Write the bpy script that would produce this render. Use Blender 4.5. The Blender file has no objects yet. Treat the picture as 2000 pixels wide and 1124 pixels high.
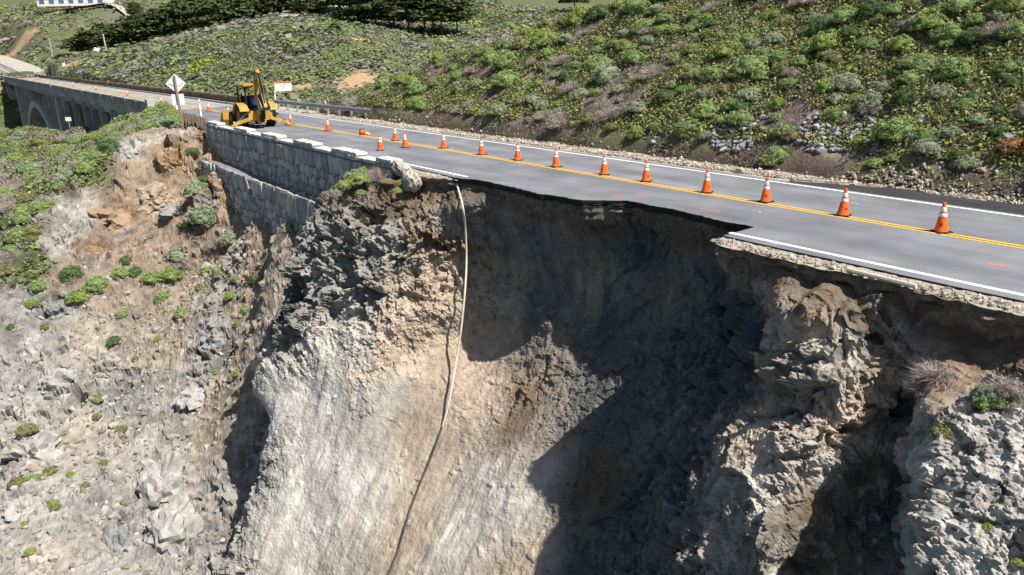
import bpy, bmesh, math, random
import numpy as np
from mathutils import Vector, Matrix
rng = np.random.default_rng(7)
random.seed(7)
sc = bpy.context.scene
COL = sc.collection

# ------------------------------------------------------------------ camera
F_PX, YH, ROLL, CAM_H = 1500.0, 95.0, math.radians(1.5), 4.35      # focal length in pixels of a 2000 px wide picture
PITCH = math.atan((562 - YH) / F_PX)
HEAD = math.radians(54.5910493534472)                               # heading, turned left from +Y
CAM = np.array([8.50151827, -18.17760131, CAM_H])
_f = np.array([-math.sin(HEAD) * math.cos(PITCH), math.cos(HEAD) * math.cos(PITCH), -math.sin(PITCH)])
_r0 = np.array([math.cos(HEAD), math.sin(HEAD), 0.0])
_u0 = np.cross(_r0, _f)
# the picture is rolled a little: picture right = cos*r0 - sin*u0 (see ray())
def ray(u, v):
    x = (u - 1000.) / F_PX; y = (v - 562.) / F_PX
    a = x * math.cos(ROLL) - y * math.sin(ROLL); b = -x * math.sin(ROLL) - y * math.cos(ROLL)
    return _f + a * _r0 + b * _u0
def at_z(u, v, z=0.0):
    d = ray(u, v); return CAM + d * ((z - CAM[2]) / d[2])
def at_y(u, v, y):
    d = ray(u, v); return CAM + d * ((y - CAM[1]) / d[1])
def at_d(u, v, d): return CAM + ray(u, v) * d
cam_d = bpy.data.cameras.new('camera'); cam = bpy.data.objects.new('camera', cam_d); COL.objects.link(cam)
cam_d.sensor_width = 36.0; cam_d.lens = F_PX / 2000. * 36.0; cam_d.clip_start = 0.1; cam_d.clip_end = 6000
_R = math.cos(ROLL) * _r0 - math.sin(ROLL) * _u0
_U = math.sin(ROLL) * _r0 + math.cos(ROLL) * _u0
M = Matrix(((_R[0], _U[0], -_f[0], CAM[0]), (_R[1], _U[1], -_f[1], CAM[1]), (_R[2], _U[2], -_f[2], CAM[2]), (0, 0, 0, 1)))
cam.matrix_world = M
sc.camera = cam

# ------------------------------------------------------------------ sky, sun, exposure
SUN_EL = math.radians(55.0)
SUN_DIR = Vector((0.955 * math.cos(SUN_EL), 0.297 * math.cos(SUN_EL), math.sin(SUN_EL)))   # towards the sun
w = bpy.data.worlds.new('World'); sc.world = w; w.use_nodes = True
nt = w.node_tree; bg = nt.nodes['Background']
sky = nt.nodes.new('ShaderNodeTexSky'); sky.sky_type = 'NISHITA'; sky.sun_disc = False
sky.sun_elevation = SUN_EL; sky.sun_rotation = math.atan2(SUN_DIR.x, SUN_DIR.y)
nt.links.new(sky.outputs[0], bg.inputs[0]); bg.inputs[1].default_value = 0.057
sun_d = bpy.data.lights.new('sun', 'SUN'); sun = bpy.data.objects.new('sun', sun_d); COL.objects.link(sun)
sun_d.energy = 5.0; sun_d.angle = math.radians(0.53); sun_d.color = (1.0, 0.95, 0.87)
sun.rotation_euler = SUN_DIR.to_track_quat('Z', 'Y').to_euler()
sc.view_settings.view_transform = 'Standard'; sc.view_settings.look = 'None'
sc.view_settings.gamma = 1.0; sc.view_settings.use_curve_mapping = False
sc.view_settings.exposure = 0.62

# ------------------------------------------------------------------ noise (numpy)
def _hash(ix, iy, iz, s):
    h = (ix.astype(np.int64) * 374761393 + iy.astype(np.int64) * 668265263 + iz.astype(np.int64) * 2147483647 + s * 1274126177) & 0xFFFFFFFF
    h = ((h ^ (h >> 13)) * 1103515245) & 0xFFFFFFFF
    h = ((h ^ (h >> 16)) * 668265263) & 0xFFFFFFFF
    return (h ^ (h >> 15)) & 0xFFFFFFFF
def _h1(ix, iy, iz, s): return _hash(ix, iy, iz, s).astype(np.float32) / 4294967295.0
def vnoise(p, s=0):
    """smooth value noise in -1..1 at points p (N,3)"""
    i = np.floor(p); f = (p - i).astype(np.float32); i = i.astype(np.int64)
    f = f * f * f * (f * (f * 6 - 15) + 10); r = 0
    for dx in (0, 1):
        wx = f[:, 0] if dx else 1 - f[:, 0]
        for dy in (0, 1):
            wy = f[:, 1] if dy else 1 - f[:, 1]
            for dz in (0, 1):
                wz = f[:, 2] if dz else 1 - f[:, 2]
                r = r + _h1(i[:, 0] + dx, i[:, 1] + dy, i[:, 2] + dz, s) * wx * wy * wz
    return r * 2 - 1
def fbm(p, scale, octv=4, s=0, gain=0.5, ridged=False):
    r = 0; a = 1.0; t = 0; q = p / scale
    for o in range(octv):
        n = vnoise(q, s + o * 17)
        if ridged: n = 1 - 2 * np.abs(n)
        r = r + a * n; t += a; a *= gain; q = q * 2.03 + 11.7
    return r / t
def facets(p, scale, s=0, tilt=1.0, step=0.5, stretch=(1, 1, 1)):
    """broken rock: every cell of a jittered lattice is a tilted plane; returns displacement and crack distance"""
    q = p / (np.array(stretch) * scale)
    b = np.round(q).astype(np.int64)
    d1 = np.full(len(p), 9e9, np.float32); d2 = d1.copy(); out = np.zeros(len(p), np.float32); idv = np.zeros(len(p), np.float32)
    for dx in (-1, 0):
        for dy in (-1, 0):
            for dz in (-1, 0):
                cx, cy, cz = b[:, 0] + dx, b[:, 1] + dy, b[:, 2] + dz
                h = _hash(cx, cy, cz, s)
                j = [((h >> k) & 255).astype(np.float32) / 255.0 for k in (0, 8, 16, 24)]
                vx = (q[:, 0] - (cx + 0.5 + (j[0] - .5) * .8)).astype(np.float32)
                vy = (q[:, 1] - (cy + 0.5 + (j[1] - .5) * .8)).astype(np.float32)
                vz = (q[:, 2] - (cz + 0.5 + (j[2] - .5) * .8)).astype(np.float32)
                d = vx * vx + vy * vy + vz * vz
                g = _hash(cx, cy, cz, s + 91)
                gx, gy, gz = [((g >> k) & 255).astype(np.float32) / 127.5 - 1 for k in (0, 8, 16)]
                val = (vx * gx + vy * gy + vz * gz) * tilt + (j[3] * 2 - 1) * step
                m = d < d1
                d2 = np.where(m, d1, np.minimum(d2, d)); out = np.where(m, val, out); idv = np.where(m, j[3], idv); d1 = np.where(m, d, d1)
    return out, np.sqrt(d2) - np.sqrt(d1), idv
def sstep(a, b, x):
    t = np.clip((x - a) / (b - a), 0, 1); return t * t * (3 - 2 * t)
def mix(a, b, t): return a + (b - a) * t[..., None]

class RBF:
    """smooth surface through scattered 2-D control points"""
    def __init__(self, xy, val, c=0.5, lam=1e-4):
        self.xy = np.asarray(xy, float); n = len(self.xy); self.c = c
        K = self._k(self.xy) + lam * np.eye(n)
        A = np.zeros((n + 3, n + 3)); A[:n, :n] = K; A[:n, n] = 1; A[:n, n + 1:] = self.xy
        A[n, :n] = 1; A[n + 1:, :n] = self.xy.T
        self.w = np.linalg.solve(A, np.concatenate([val, np.zeros(3)]))
    def _k(self, p):
        d = ((p[:, None, :] - self.xy[None]) ** 2).sum(-1); return -np.sqrt(d + self.c ** 2)
    def __call__(self, p):
        n = len(self.xy); out = np.empty(len(p))
        for i in range(0, len(p), 20000):
            q = p[i:i + 20000]; out[i:i + 20000] = self._k(q) @ self.w[:n] + self.w[n] + q @ self.w[n + 1:]
        return out
    def grid(self, xs, ys, coarse=4):
        """evaluate on a grid: coarse, then bilinear"""
        cx = np.linspace(xs[0], xs[-1], 260); cy = np.linspace(ys[0], ys[-1], 180)
        X, Y = np.meshgrid(cx, cy, indexing='ij')
        Z = self(np.stack([X.ravel(), Y.ravel()], 1)).reshape(X.shape)
        return bilin(cx, cy, Z, *np.meshgrid(xs, ys, indexing='ij'))
def bilin(cx, cy, Z, X, Y):
    fx = np.clip((X - cx[0]) / (cx[1] - cx[0]), 0, len(cx) - 1.001); fy = np.clip((Y - cy[0]) / (cy[1] - cy[0]), 0, len(cy) - 1.001)
    i = fx.astype(int); j = fy.astype(int); a = fx - i; b = fy - j
    return Z[i, j] * (1 - a) * (1 - b) + Z[i + 1, j] * a * (1 - b) + Z[i, j + 1] * (1 - a) * b + Z[i + 1, j + 1] * a * b

# ------------------------------------------------------------------ objects
def add(name, mesh, mat=None, parent=None, label=None, cat=None, group=None, kind=None):
    o = bpy.data.objects.new(name, mesh); COL.objects.link(o)
    if mat is not None and mesh is not None and not mesh.materials: mesh.materials.append(mat)
    if parent is not None: o.parent = parent
    if label: o['label'] = label
    if cat: o['category'] = cat
    if group: o['group'] = group
    if kind: o['kind'] = kind
    return o
def thing(name, label, cat, loc=(0, 0, 0), rz=0.0, group=None):
    o = add(name, None, label=label, cat=cat, group=group); o.location = loc; o.rotation_euler = (0, 0, rz)
    o.empty_display_size = 0.3; return o
def copy_tree(o, parent=None, label=None):
    c = o.copy(); COL.objects.link(c)
    if parent is not None: c.parent = parent
    if label: c['label'] = label
    for ch in o.children: copy_tree(ch, c)
    return c
def mesh_np(name, V, quads=None, tris=None, color=None, smooth=False):
    me = bpy.data.meshes.new(name)
    V = np.asarray(V, np.float32); nq = 0 if quads is None else len(quads); ntr = 0 if tris is None else len(tris)
    me.vertices.add(len(V)); me.vertices.foreach_set('co', V.ravel())
    idx = []
    if nq: idx.append(np.asarray(quads, np.int32).ravel())
    if ntr: idx.append(np.asarray(tris, np.int32).ravel())
    idx = np.concatenate(idx)
    me.loops.add(len(idx)); me.loops.foreach_set('vertex_index', idx)
    tot = np.concatenate([np.full(nq, 4, np.int32), np.full(ntr, 3, np.int32)])
    st = np.concatenate([[0], np.cumsum(tot)[:-1]]).astype(np.int32)
    me.polygons.add(nq + ntr); me.polygons.foreach_set('loop_start', st); me.polygons.foreach_set('loop_total', tot)
    me.polygons.foreach_set('use_smooth', np.full(nq + ntr, smooth))
    if color is not None:
        c = np.ones((len(V), 4), np.float32); c[:, :3] = color
        a = me.color_attributes.new('tint', 'FLOAT_COLOR', 'POINT'); a.data.foreach_set('color', c.ravel())
    me.update(calc_edges=True); me.validate()
    return me
def grid_mesh(name, P, color=None, smooth=False, keep=None):
    nx, ny = P.shape[:2]; I = np.arange(nx * ny).reshape(nx, ny)
    q = np.stack([I[:-1, :-1], I[1:, :-1], I[1:, 1:], I[:-1, 1:]], -1).reshape(-1, 4)
    V = P.reshape(-1, 3); c = None if color is None else color.reshape(-1, 3)
    if keep is not None:
        q = q[keep.reshape(-1)[q].all(1)]
        used = np.zeros(len(V), bool); used[q.ravel()] = True
        mp = np.cumsum(used) - 1; q = mp[q]; V = V[used]; c = None if c is None else c[used]
    return mesh_np(name, V, quads=q, color=c, smooth=smooth)
def normals(P):
    a = np.gradient(P, axis=0); b = np.gradient(P, axis=1); n = np.cross(a, b)
    return n / (np.linalg.norm(n, axis=-1, keepdims=True) + 1e-9)
class MB:
    """collects boxes, tubes, rings and prisms into one mesh"""
    def __init__(s): s.v = []; s.f = []
    def face(s, pts):
        b = len(s.v); s.v += [tuple(p) for p in pts]; s.f.append(tuple(range(b, b + len(pts)))); return s
    def box(s, c, size, rot=None, bevel=0.0):
        hx, hy, hz = [d / 2 for d in size]; c = Vector(c); R = rot if rot is not None else Matrix.Identity(3)
        b = len(s.v)
        if bevel <= 0:
            for x in (-hx, hx):
                for y in (-hy, hy):
                    for z in (-hz, hz): s.v.append(tuple(c + R @ Vector((x, y, z))))
            for q in ((0, 1, 3, 2), (4, 6, 7, 5), (0, 4, 5, 1), (2, 3, 7, 6), (0, 2, 6, 4), (1, 5, 7, 3)): s.f.append(tuple(b + i for i in q))
            return s
        bm = bmesh.new(); bmesh.ops.create_cube(bm, size=1.0)
        for v in bm.verts: v.co = Vector((v.co.x * 2 * hx, v.co.y * 2 * hy, v.co.z * 2 * hz))
        bmesh.ops.bevel(bm, geom=list(bm.edges), offset=min(bevel, .49 * min(size)), segments=2, affect='EDGES', profile=.6)
        s.add_bm(bm, Matrix.Translation(c) @ R.to_4x4()); return s
    def add_bm(s, bm, Mx=None):
        b = len(s.v); bm.verts.index_update()
        for v in bm.verts: s.v.append(tuple(Mx @ v.co if Mx else v.co))
        for f in bm.faces: s.f.append(tuple(b + v.index for v in f.verts))
        bm.free(); return s
    def bar(s, a, b, wdt, hgt=None, bevel=0.0):
        a = Vector(a); b = Vector(b); d = b - a; L = d.length; d.normalize()
        up = Vector((0, 0, 1)) if abs(d.z) < .95 else Vector((0, 1, 0)); y = up.cross(d).normalized(); z = d.cross(y)
        R = Matrix((d, y, z)).transposed(); return s.box((a + b) / 2, (L, wdt, hgt or wdt), R, bevel)
    def tube(s, pts, rad, n=8, cap=True):
        pts = [Vector(p) for p in pts]; rad = rad if hasattr(rad, '__len__') else [rad] * len(pts); b = len(s.v); y = None
        for i, p in enumerate(pts):
            d = (pts[min(i + 1, len(pts) - 1)] - pts[max(i - 1, 0)]).normalized()
            if y is None: y = d.cross(Vector((0, 0, 1)) if abs(d.z) < .9 else Vector((1, 0, 0))).normalized()
            else: y = (y - d * y.dot(d)).normalized()
            z = d.cross(y)
            for k in range(n):
                t = 2 * math.pi * k / n; s.v.append(tuple(p + (y * math.cos(t) + z * math.sin(t)) * rad[i]))
        for i in range(len(pts) - 1):
            for k in range(n): s.f.append((b + i * n + k, b + i * n + (k + 1) % n, b + (i + 1) * n + (k + 1) % n, b + (i + 1) * n + k))
        if cap: s.f.append(tuple(b + k for k in range(n))[::-1]); s.f.append(tuple(b + (len(pts) - 1) * n + k for k in range(n)))
        return s
    def lathe(s, prof, c=(0, 0, 0), axis='Z', n=20):
        b = len(s.v)
        for r, h in prof:
            for k in range(n):
                t = 2 * math.pi * k / n; x, y = r * math.cos(t), r * math.sin(t)
                p = (x, y, h) if axis == 'Z' else ((x, h, y) if axis == 'Y' else (h, x, y)); s.v.append((p[0] + c[0], p[1] + c[1], p[2] + c[2]))
        for i in range(len(prof) - 1):
            for k in range(n): s.f.append((b + i * n + k, b + i * n + (k + 1) % n, b + (i + 1) * n + (k + 1) % n, b + (i + 1) * n + k))
        return s
    def prism(s, poly, z0, z1, Mx=None):
        b = len(s.v); n = len(poly); Mx = Mx or Matrix.Identity(4)
        for z in (z0, z1):
            for p in poly: s.v.append(tuple(Mx @ Vector((p[0], p[1], z))))
        s.f.append(tuple(b + i for i in range(n))[::-1]); s.f.append(tuple(b + n + i for i in range(n)))
        for i in range(n): s.f.append((b + i, b + (i + 1) % n, b + n + (i + 1) % n, b + n + i))
        return s
    def mesh(s, name, smooth=False):
        me = bpy.data.meshes.new(name); me.from_pydata(s.v, [], s.f); me.validate()
        bm = bmesh.new(); bm.from_mesh(me); bmesh.ops.recalc_face_normals(bm, faces=bm.faces); bm.to_mesh(me); bm.free()
        if smooth:
            for p in me.polygons: p.use_smooth = True
        return me
    def build(s, name, mat, parent=None, smooth=False, **k):
        return add(name, s.mesh(name, smooth), mat, parent, **k)
XZ = Matrix(((1, 0, 0, 0), (0, 0, -1, 0), (0, 1, 0, 0), (0, 0, 0, 1)))      # prism drawn in x,z and pulled along -y

# ------------------------------------------------------------------ materials
def node_mat(name, color, rough=0.9, var=0.25, scale=6.0, bump=0.0, bscale=20.0, tint=False, spec=0.25, metal=0.0, color2=None, crack=0.0):
    m = bpy.data.materials.new(name); m.use_nodes = True; N = m.node_tree.nodes; L = m.node_tree.links
    b = N['Principled BSDF']; b.inputs['Roughness'].default_value = rough; b.inputs['Metallic'].default_value = metal
    b.inputs['Specular IOR Level'].default_value = spec
    tc = N.new('ShaderNodeTexCoord'); geo = N.new('ShaderNodeNewGeometry')
    ns = N.new('ShaderNodeTexNoise'); ns.inputs['Scale'].default_value = scale; ns.inputs['Detail'].default_value = 6; ns.inputs['Roughness'].default_value = .65
    L.new(geo.outputs['Position'] if tint else tc.outputs['Object'], ns.inputs['Vector'])
    mr = N.new('ShaderNodeMapRange'); mr.inputs[1].default_value = .25; mr.inputs[2].default_value = .75
    mr.inputs[3].default_value = 1 - var; mr.inputs[4].default_value = 1 + var; L.new(ns.outputs[0], mr.inputs[0])
    mul = N.new('ShaderNodeMix'); mul.data_type = 'RGBA'; mul.blend_type = 'MULTIPLY'; mul.inputs[0].default_value = 1
    if tint:
        at = N.new('ShaderNodeAttribute'); at.attribute_name = 'tint'; L.new(at.outputs['Color'], mul.inputs[6])
    elif color2 is not None:
        mx = N.new('ShaderNodeMix'); mx.data_type = 'RGBA'; mx.inputs[6].default_value = (*color, 1); mx.inputs[7].default_value = (*color2, 1)
        n2 = N.new('ShaderNodeTexNoise'); n2.inputs['Scale'].default_value = scale * .37; n2.inputs['Detail'].default_value = 4
        L.new(tc.outputs['Object'], n2.inputs['Vector'])
        m2 = N.new('ShaderNodeMapRange'); m2.inputs[1].default_value = .4; m2.inputs[2].default_value = .6; L.new(n2.outputs[0], m2.inputs[0])
        L.new(m2.outputs[0], mx.inputs[0]); L.new(mx.outputs[2], mul.inputs[6])
    else: mul.inputs[6].default_value = (*color, 1)
    L.new(mr.outputs[0], mul.inputs[7]); L.new(mul.outputs[2], b.inputs['Base Color'])
    if bump > 0:
        nb = N.new('ShaderNodeTexNoise'); nb.inputs['Scale'].default_value = bscale; nb.inputs['Detail'].default_value = 5
        L.new(geo.outputs['Position'] if tint else tc.outputs['Object'], nb.inputs['Vector'])
        bp = N.new('ShaderNodeBump'); bp.inputs['Strength'].default_value = bump; bp.inputs['Distance'].default_value = .05
        L.new(nb.outputs[0], bp.inputs['Height']); L.new(bp.outputs[0], b.inputs['Normal'])
        if crack > 0:
            mp = N.new('ShaderNodeVectorMath'); mp.operation = 'MULTIPLY_ADD'; L.new(nb.outputs[1], mp.inputs[0]); mp.inputs[1].default_value = (.12, .12, .12); L.new(geo.outputs['Position'], mp.inputs[2])
            vo = N.new('ShaderNodeTexVoronoi'); vo.feature = 'F1'; vo.inputs['Scale'].default_value = 8; L.new(mp.outputs[0], vo.inputs['Vector'])
            b2 = N.new('ShaderNodeBump'); b2.inputs['Strength'].default_value = crack; b2.inputs['Distance'].default_value = .06; b2.invert = True; L.new(vo.outputs['Distance'], b2.inputs['Height']); L.new(bp.outputs[0], b2.inputs['Normal'])
            n3 = N.new('ShaderNodeTexNoise'); n3.inputs['Scale'].default_value = 45; n3.inputs['Detail'].default_value = 3; L.new(geo.outputs['Position'], n3.inputs['Vector'])
            b3 = N.new('ShaderNodeBump'); b3.inputs['Strength'].default_value = .5; b3.inputs['Distance'].default_value = .015; L.new(n3.outputs[0], b3.inputs['Height']); L.new(b2.outputs[0], b3.inputs['Normal']); L.new(b3.outputs[0], b.inputs['Normal'])
    return m
MROCK = node_mat('rock', (1, 1, 1), rough=.95, var=.3, scale=3.5, bump=.6, bscale=9, tint=True, spec=.15, crack=.2)
MSOIL = node_mat('soil', (1, 1, 1), rough=1, var=.3, scale=2.5, bump=.7, bscale=7, tint=True, spec=.1, crack=.25)
# ------------------------------------------------------------------ the cliff below the road: y as a function of (x, z)
EDGE = [(14, -4.3), (6, -4.3), (3, -4.25), (0.3, -4.2), (-1.2, -4.3), (-2.6, -4.25), (-3.0, -4.1), (-3.05, -2.55), (-4.07, -2.6), (-5.0, -2.52), (-5.8, -2.42),
        (-6.8, -2.5), (-7.67, -2.46), (-8.2, -2.95), (-8.59, -3.42), (-10.4, -3.65), (-12.0, -3.62), (-14.1, -3.6), (-15.2, -3.95), (-16.5, -4.3), (-18.6, -4.5)]
def edge_y(x):
    e = np.array(EDGE)[::-1]; return np.interp(x, e[:, 0], e[:, 1])
cp = []
def c_(u, v, y): p = at_y(u, v, y); cp.append(p); return p
def w_(x, y, z): cp.append(np.array([x, y, z], float))
for x in (14, 10, 6, 4, 2, 0, -1.5, -2.6): w_(x, -4.15, -.3)
for x in (-3.4, -4.5, -6, -7.4): w_(x, -2.3, -.35)
for x in (-8.8, -10.5, -12.3, -14): w_(x, -3.35, -.35)
w_(-15.2, -3.8, -.3); w_(-16.8, -4.4, -.35); w_(-18.6, -5.0, -.3)
def s_(u, v, o, k=.49):
    """photo point on a face that falls away from the road edge (offset o: how far it stands out from the even slope)"""
    d = ray(u, v); t = (-4.2 - o + k * CAM[2] - CAM[1]) / (d[1] - k * d[2]); p = CAM + d * t; cp.append(p); return p
# buttress below the wall end (left silhouette falls away behind)
left = [(690, 338, 1.2), (640, 385, 1.4), (600, 445, 1.6), (565, 540, 1.6), (545, 620, 1.55), (510, 700, 1.5), (500, 770, 1.4), (520, 880, 1.0), (480, 1000, 1.1), (420, 1124, 1.2)]
for u, v, o in left:
    p = s_(u, v, o); w_(p[0] - 1.6, p[1] + 2.4, p[2]); w_(p[0] - 5, p[1] + 7, p[2])
for a in [(760, 348, 1.1), (700, 450, 1.2), (800, 450, .4), (880, 400, -.1), (905, 400, -.25), (650, 600, 1.0), (750, 600, .3), (850, 600, -.8), (900, 600, -1.7), (600, 750, .9), (750, 750, -.2), (900, 750, -2.0),
          (600, 900, .6), (750, 900, -.6), (900, 900, -1.8), (1000, 900, -2.05), (600, 1124, .3), (800, 1124, -.8), (1000, 1124, -1.7),
          # chute
          (1000, 800, -2.55), (1080, 760, -2.8), (1200, 720, -3.1), (1300, 720, -3.5), (1100, 900, -2.45), (1200, 900, -2.85), (1280, 880, -3.1), (1050, 1124, -1.9), (1200, 1124, -2.5),
          # pinnacle right of the slide
          (1510, 610, -.2), (1530, 650, .15), (1600, 650, .35), (1680, 660, -.1), (1450, 760, -.8), (1400, 820, -.2), (1390, 900, .15), (1370, 1000, .35), (1330, 1124, .5), (1560, 760, .5), (1650, 760, .3), (1730, 760, -.8), (1500, 900, .6), (1600, 900, .2), (1450, 1050, .7), (1550, 1050, .4),
          # gully
          (1800, 690, -.4), (1920, 720, -.2), (1720, 900, -1.2), (1700, 1000, -1.5), (1660, 1124, -1.7), (1760, 1060, -1.4), (1780, 850, -1.1),
          # near rock at the right edge
          (1822, 775, .6), (1832, 850, .85), (1815, 950, .9), (1800, 1050, .95), (1790, 1124, 1.0), (1900, 790, .6), (2000, 770, .45), (1900, 900, .75), (2000, 900, .5), (1900, 1100, .85), (2000, 1124, .6)]: s_(*a)
# back wall of the slide: upright, a little undercut
for a in [(950, 420, -3.4), (952, 540, -3.3), (955, 655, -3.8), (1010, 430, -3.25), (1010, 540, -3.0), (1015, 640, -3.4), (1080, 430, -3.15), (1080, 540, -2.95), (1080, 630, -3.25), (1200, 450, -2.45), (1200, 550, -2.4), (1200, 640, -2.5), (1350, 470, -2.3), (1350, 560, -2.4), (1350, 640, -2.3), (1450, 500, -2.3), (1450, 600, -2.3), (1750, 600, -4.1), (1850, 640, -4.05), (1960, 640, -4.05)]: c_(*a)
for a in [(1540, 532, -.34), (1620, 540, -.34), (1690, 560, -.4)]: cp.append(at_z(*a))
for a in [(1535, 575, .45), (1610, 585, .55), (1680, 600, .3)]: s_(*a)
for x in (8, 14):
    for z in (-1, -3, -6, -10, -16, -20): w_(x, -4.9 + .49 * z, z)
for x, z, o in [(4, -8, .5), (4, -12, .6), (4, -20, .6), (-2, -10, 0), (-2, -20, .5), (-6, -14, -1), (-7, -20, 1), (-12, -18, 1), (-14, -20, 1), (-22, -20, 1), (-18, -17, 1.2)]: w_(x, -4.2 - o + .49 * z, z)
cp = np.array(cp)
cliff_f = RBF(cp[:, [0, 2]], cp[:, 1], c=.25)
def spaced(a, b, s0, s1):
    """samples from a to b with the step growing from s0 to s1"""
    out = [a]; sg = 1 if b > a else -1
    while (out[-1] - b) * sg < 0:
        t = abs((out[-1] - a) / (b - a)); out.append(out[-1] + sg * (s0 + (s1 - s0) * t))
    return np.array(out)
Q = 1.0 if not globals().get('DRAFT') else 2.2
xs = np.linspace(-31, 10, 820)
zs = np.linspace(-.33, -20, 1000)
ccx = np.linspace(xs[0], xs[-1], 300); ccz = np.linspace(zs[-1], zs[0], 190)
CXg, CZg = np.meshgrid(ccx, ccz, indexing='ij')
Yc = cliff_f(np.stack([CXg.ravel(), CZg.ravel()], 1)).reshape(CXg.shape)
# the base face is closed to a solid and cut into even cells, so that steep flanks are as fine as the front
def solid_cells(cell, xa, xb, xl, xr):
    sl = (ccx >= xa) & (ccx <= xb); n, k = Yc[sl].shape; I = np.arange(n * k).reshape(n, k); Fr = np.stack([CXg[sl], Yc[sl], CZg[sl]], -1); Bk = Fr + np.array([0, 9., 0]); V = np.concatenate([Fr.reshape(-1, 3), Bk.reshape(-1, 3)])
    q = np.stack([I[:-1, :-1], I[1:, :-1], I[1:, 1:], I[:-1, 1:]], -1).reshape(-1, 4); o_ = n * k; qs = [q, q[:, ::-1] + o_]
    for e in (I[0, :], I[-1, ::-1], I[::-1, 0], I[:, -1]): qs.append(np.stack([e[:-1], e[1:], e[1:] + o_, e[:-1] + o_], 1))
    ob = bpy.data.objects.new('tmp', mesh_np('tmp', V, quads=np.concatenate(qs))); COL.objects.link(ob)
    bm = bmesh.new(); bm.from_mesh(ob.data); bmesh.ops.recalc_face_normals(bm, faces=bm.faces); bm.to_mesh(ob.data); bm.free()
    md = ob.modifiers.new('cells', 'REMESH'); md.mode = 'VOXEL'; md.voxel_size = cell
    ev = ob.evaluated_get(bpy.context.evaluated_depsgraph_get()); me = ev.to_mesh(); nv = len(me.vertices); npo = len(me.polygons)
    V = np.empty(nv * 3, np.float32); me.vertices.foreach_get('co', V); V = V.reshape(-1, 3); N_ = np.empty(nv * 3, np.float32); me.vertices.foreach_get('normal', N_); N_ = N_.reshape(-1, 3)
    tot = np.empty(npo, np.int32); me.polygons.foreach_get('loop_total', tot); li = np.empty(len(me.loops), np.int32); me.loops.foreach_get('vertex_index', li); assert (tot == 4).all()
    q = li.reshape(-1, 4); ev.to_mesh_clear(); bpy.data.objects.remove(ob)
    zb = np.interp(V[:, 0], [-31, -14, -8, -2, 4, 10], [-19.5, -19.3, -15, -11, -8, -7])
    ok = (V[:, 1] < bilin(ccx, ccz, Yc, V[:, 0], V[:, 2]) + 3.5) & (V[:, 0] > xl) & (V[:, 0] < xr) & (V[:, 2] > zb)
    q = q[ok[q].all(1)]; used = np.zeros(len(V), bool); used[q.ravel()] = True; mp = np.cumsum(used) - 1
    return V[used].astype(float), N_[used].astype(float), mp[q]
CV, CN, CQ = solid_cells(.056 * Q, -31, -3.0, -30.8, -4.2); V2, N2, Q2 = solid_cells(.036 * Q, -5.6, 10, -4.3, 9.85)      # finer next to the camera
CV, CN, CQ = np.concatenate([CV, V2]), np.concatenate([CN, N2]), np.concatenate([CQ, Q2 + len(CV)])
def march(u, v, f, t0=6.0, t1=140.0, n=1400):
    """where the line of sight of a photo point meets a base surface; f(P) > 0 once behind it"""
    t = np.geomspace(t0, t1, n); d = ray(u, v); Q_ = CAM + d * t[:, None]; k = f(Q_)
    i = int(np.argmax(k > 0)) if (k > 0).any() else n - 1
    return Q_[i]
def behind_cliff(Q_): return np.where((Q_[:, 2] > -19.9) & (Q_[:, 2] < -.3), Q_[:, 1] - bilin(ccx, ccz, Yc, Q_[:, 0], Q_[:, 2]), -1)
def idw(pts, vals, q, p=3.0):
    d = ((q[:, None, :] - pts[None]) ** 2).sum(-1) + .02; w_ = d ** (-p / 2); w_ /= w_.sum(1, keepdims=True); return w_ @ vals
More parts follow.
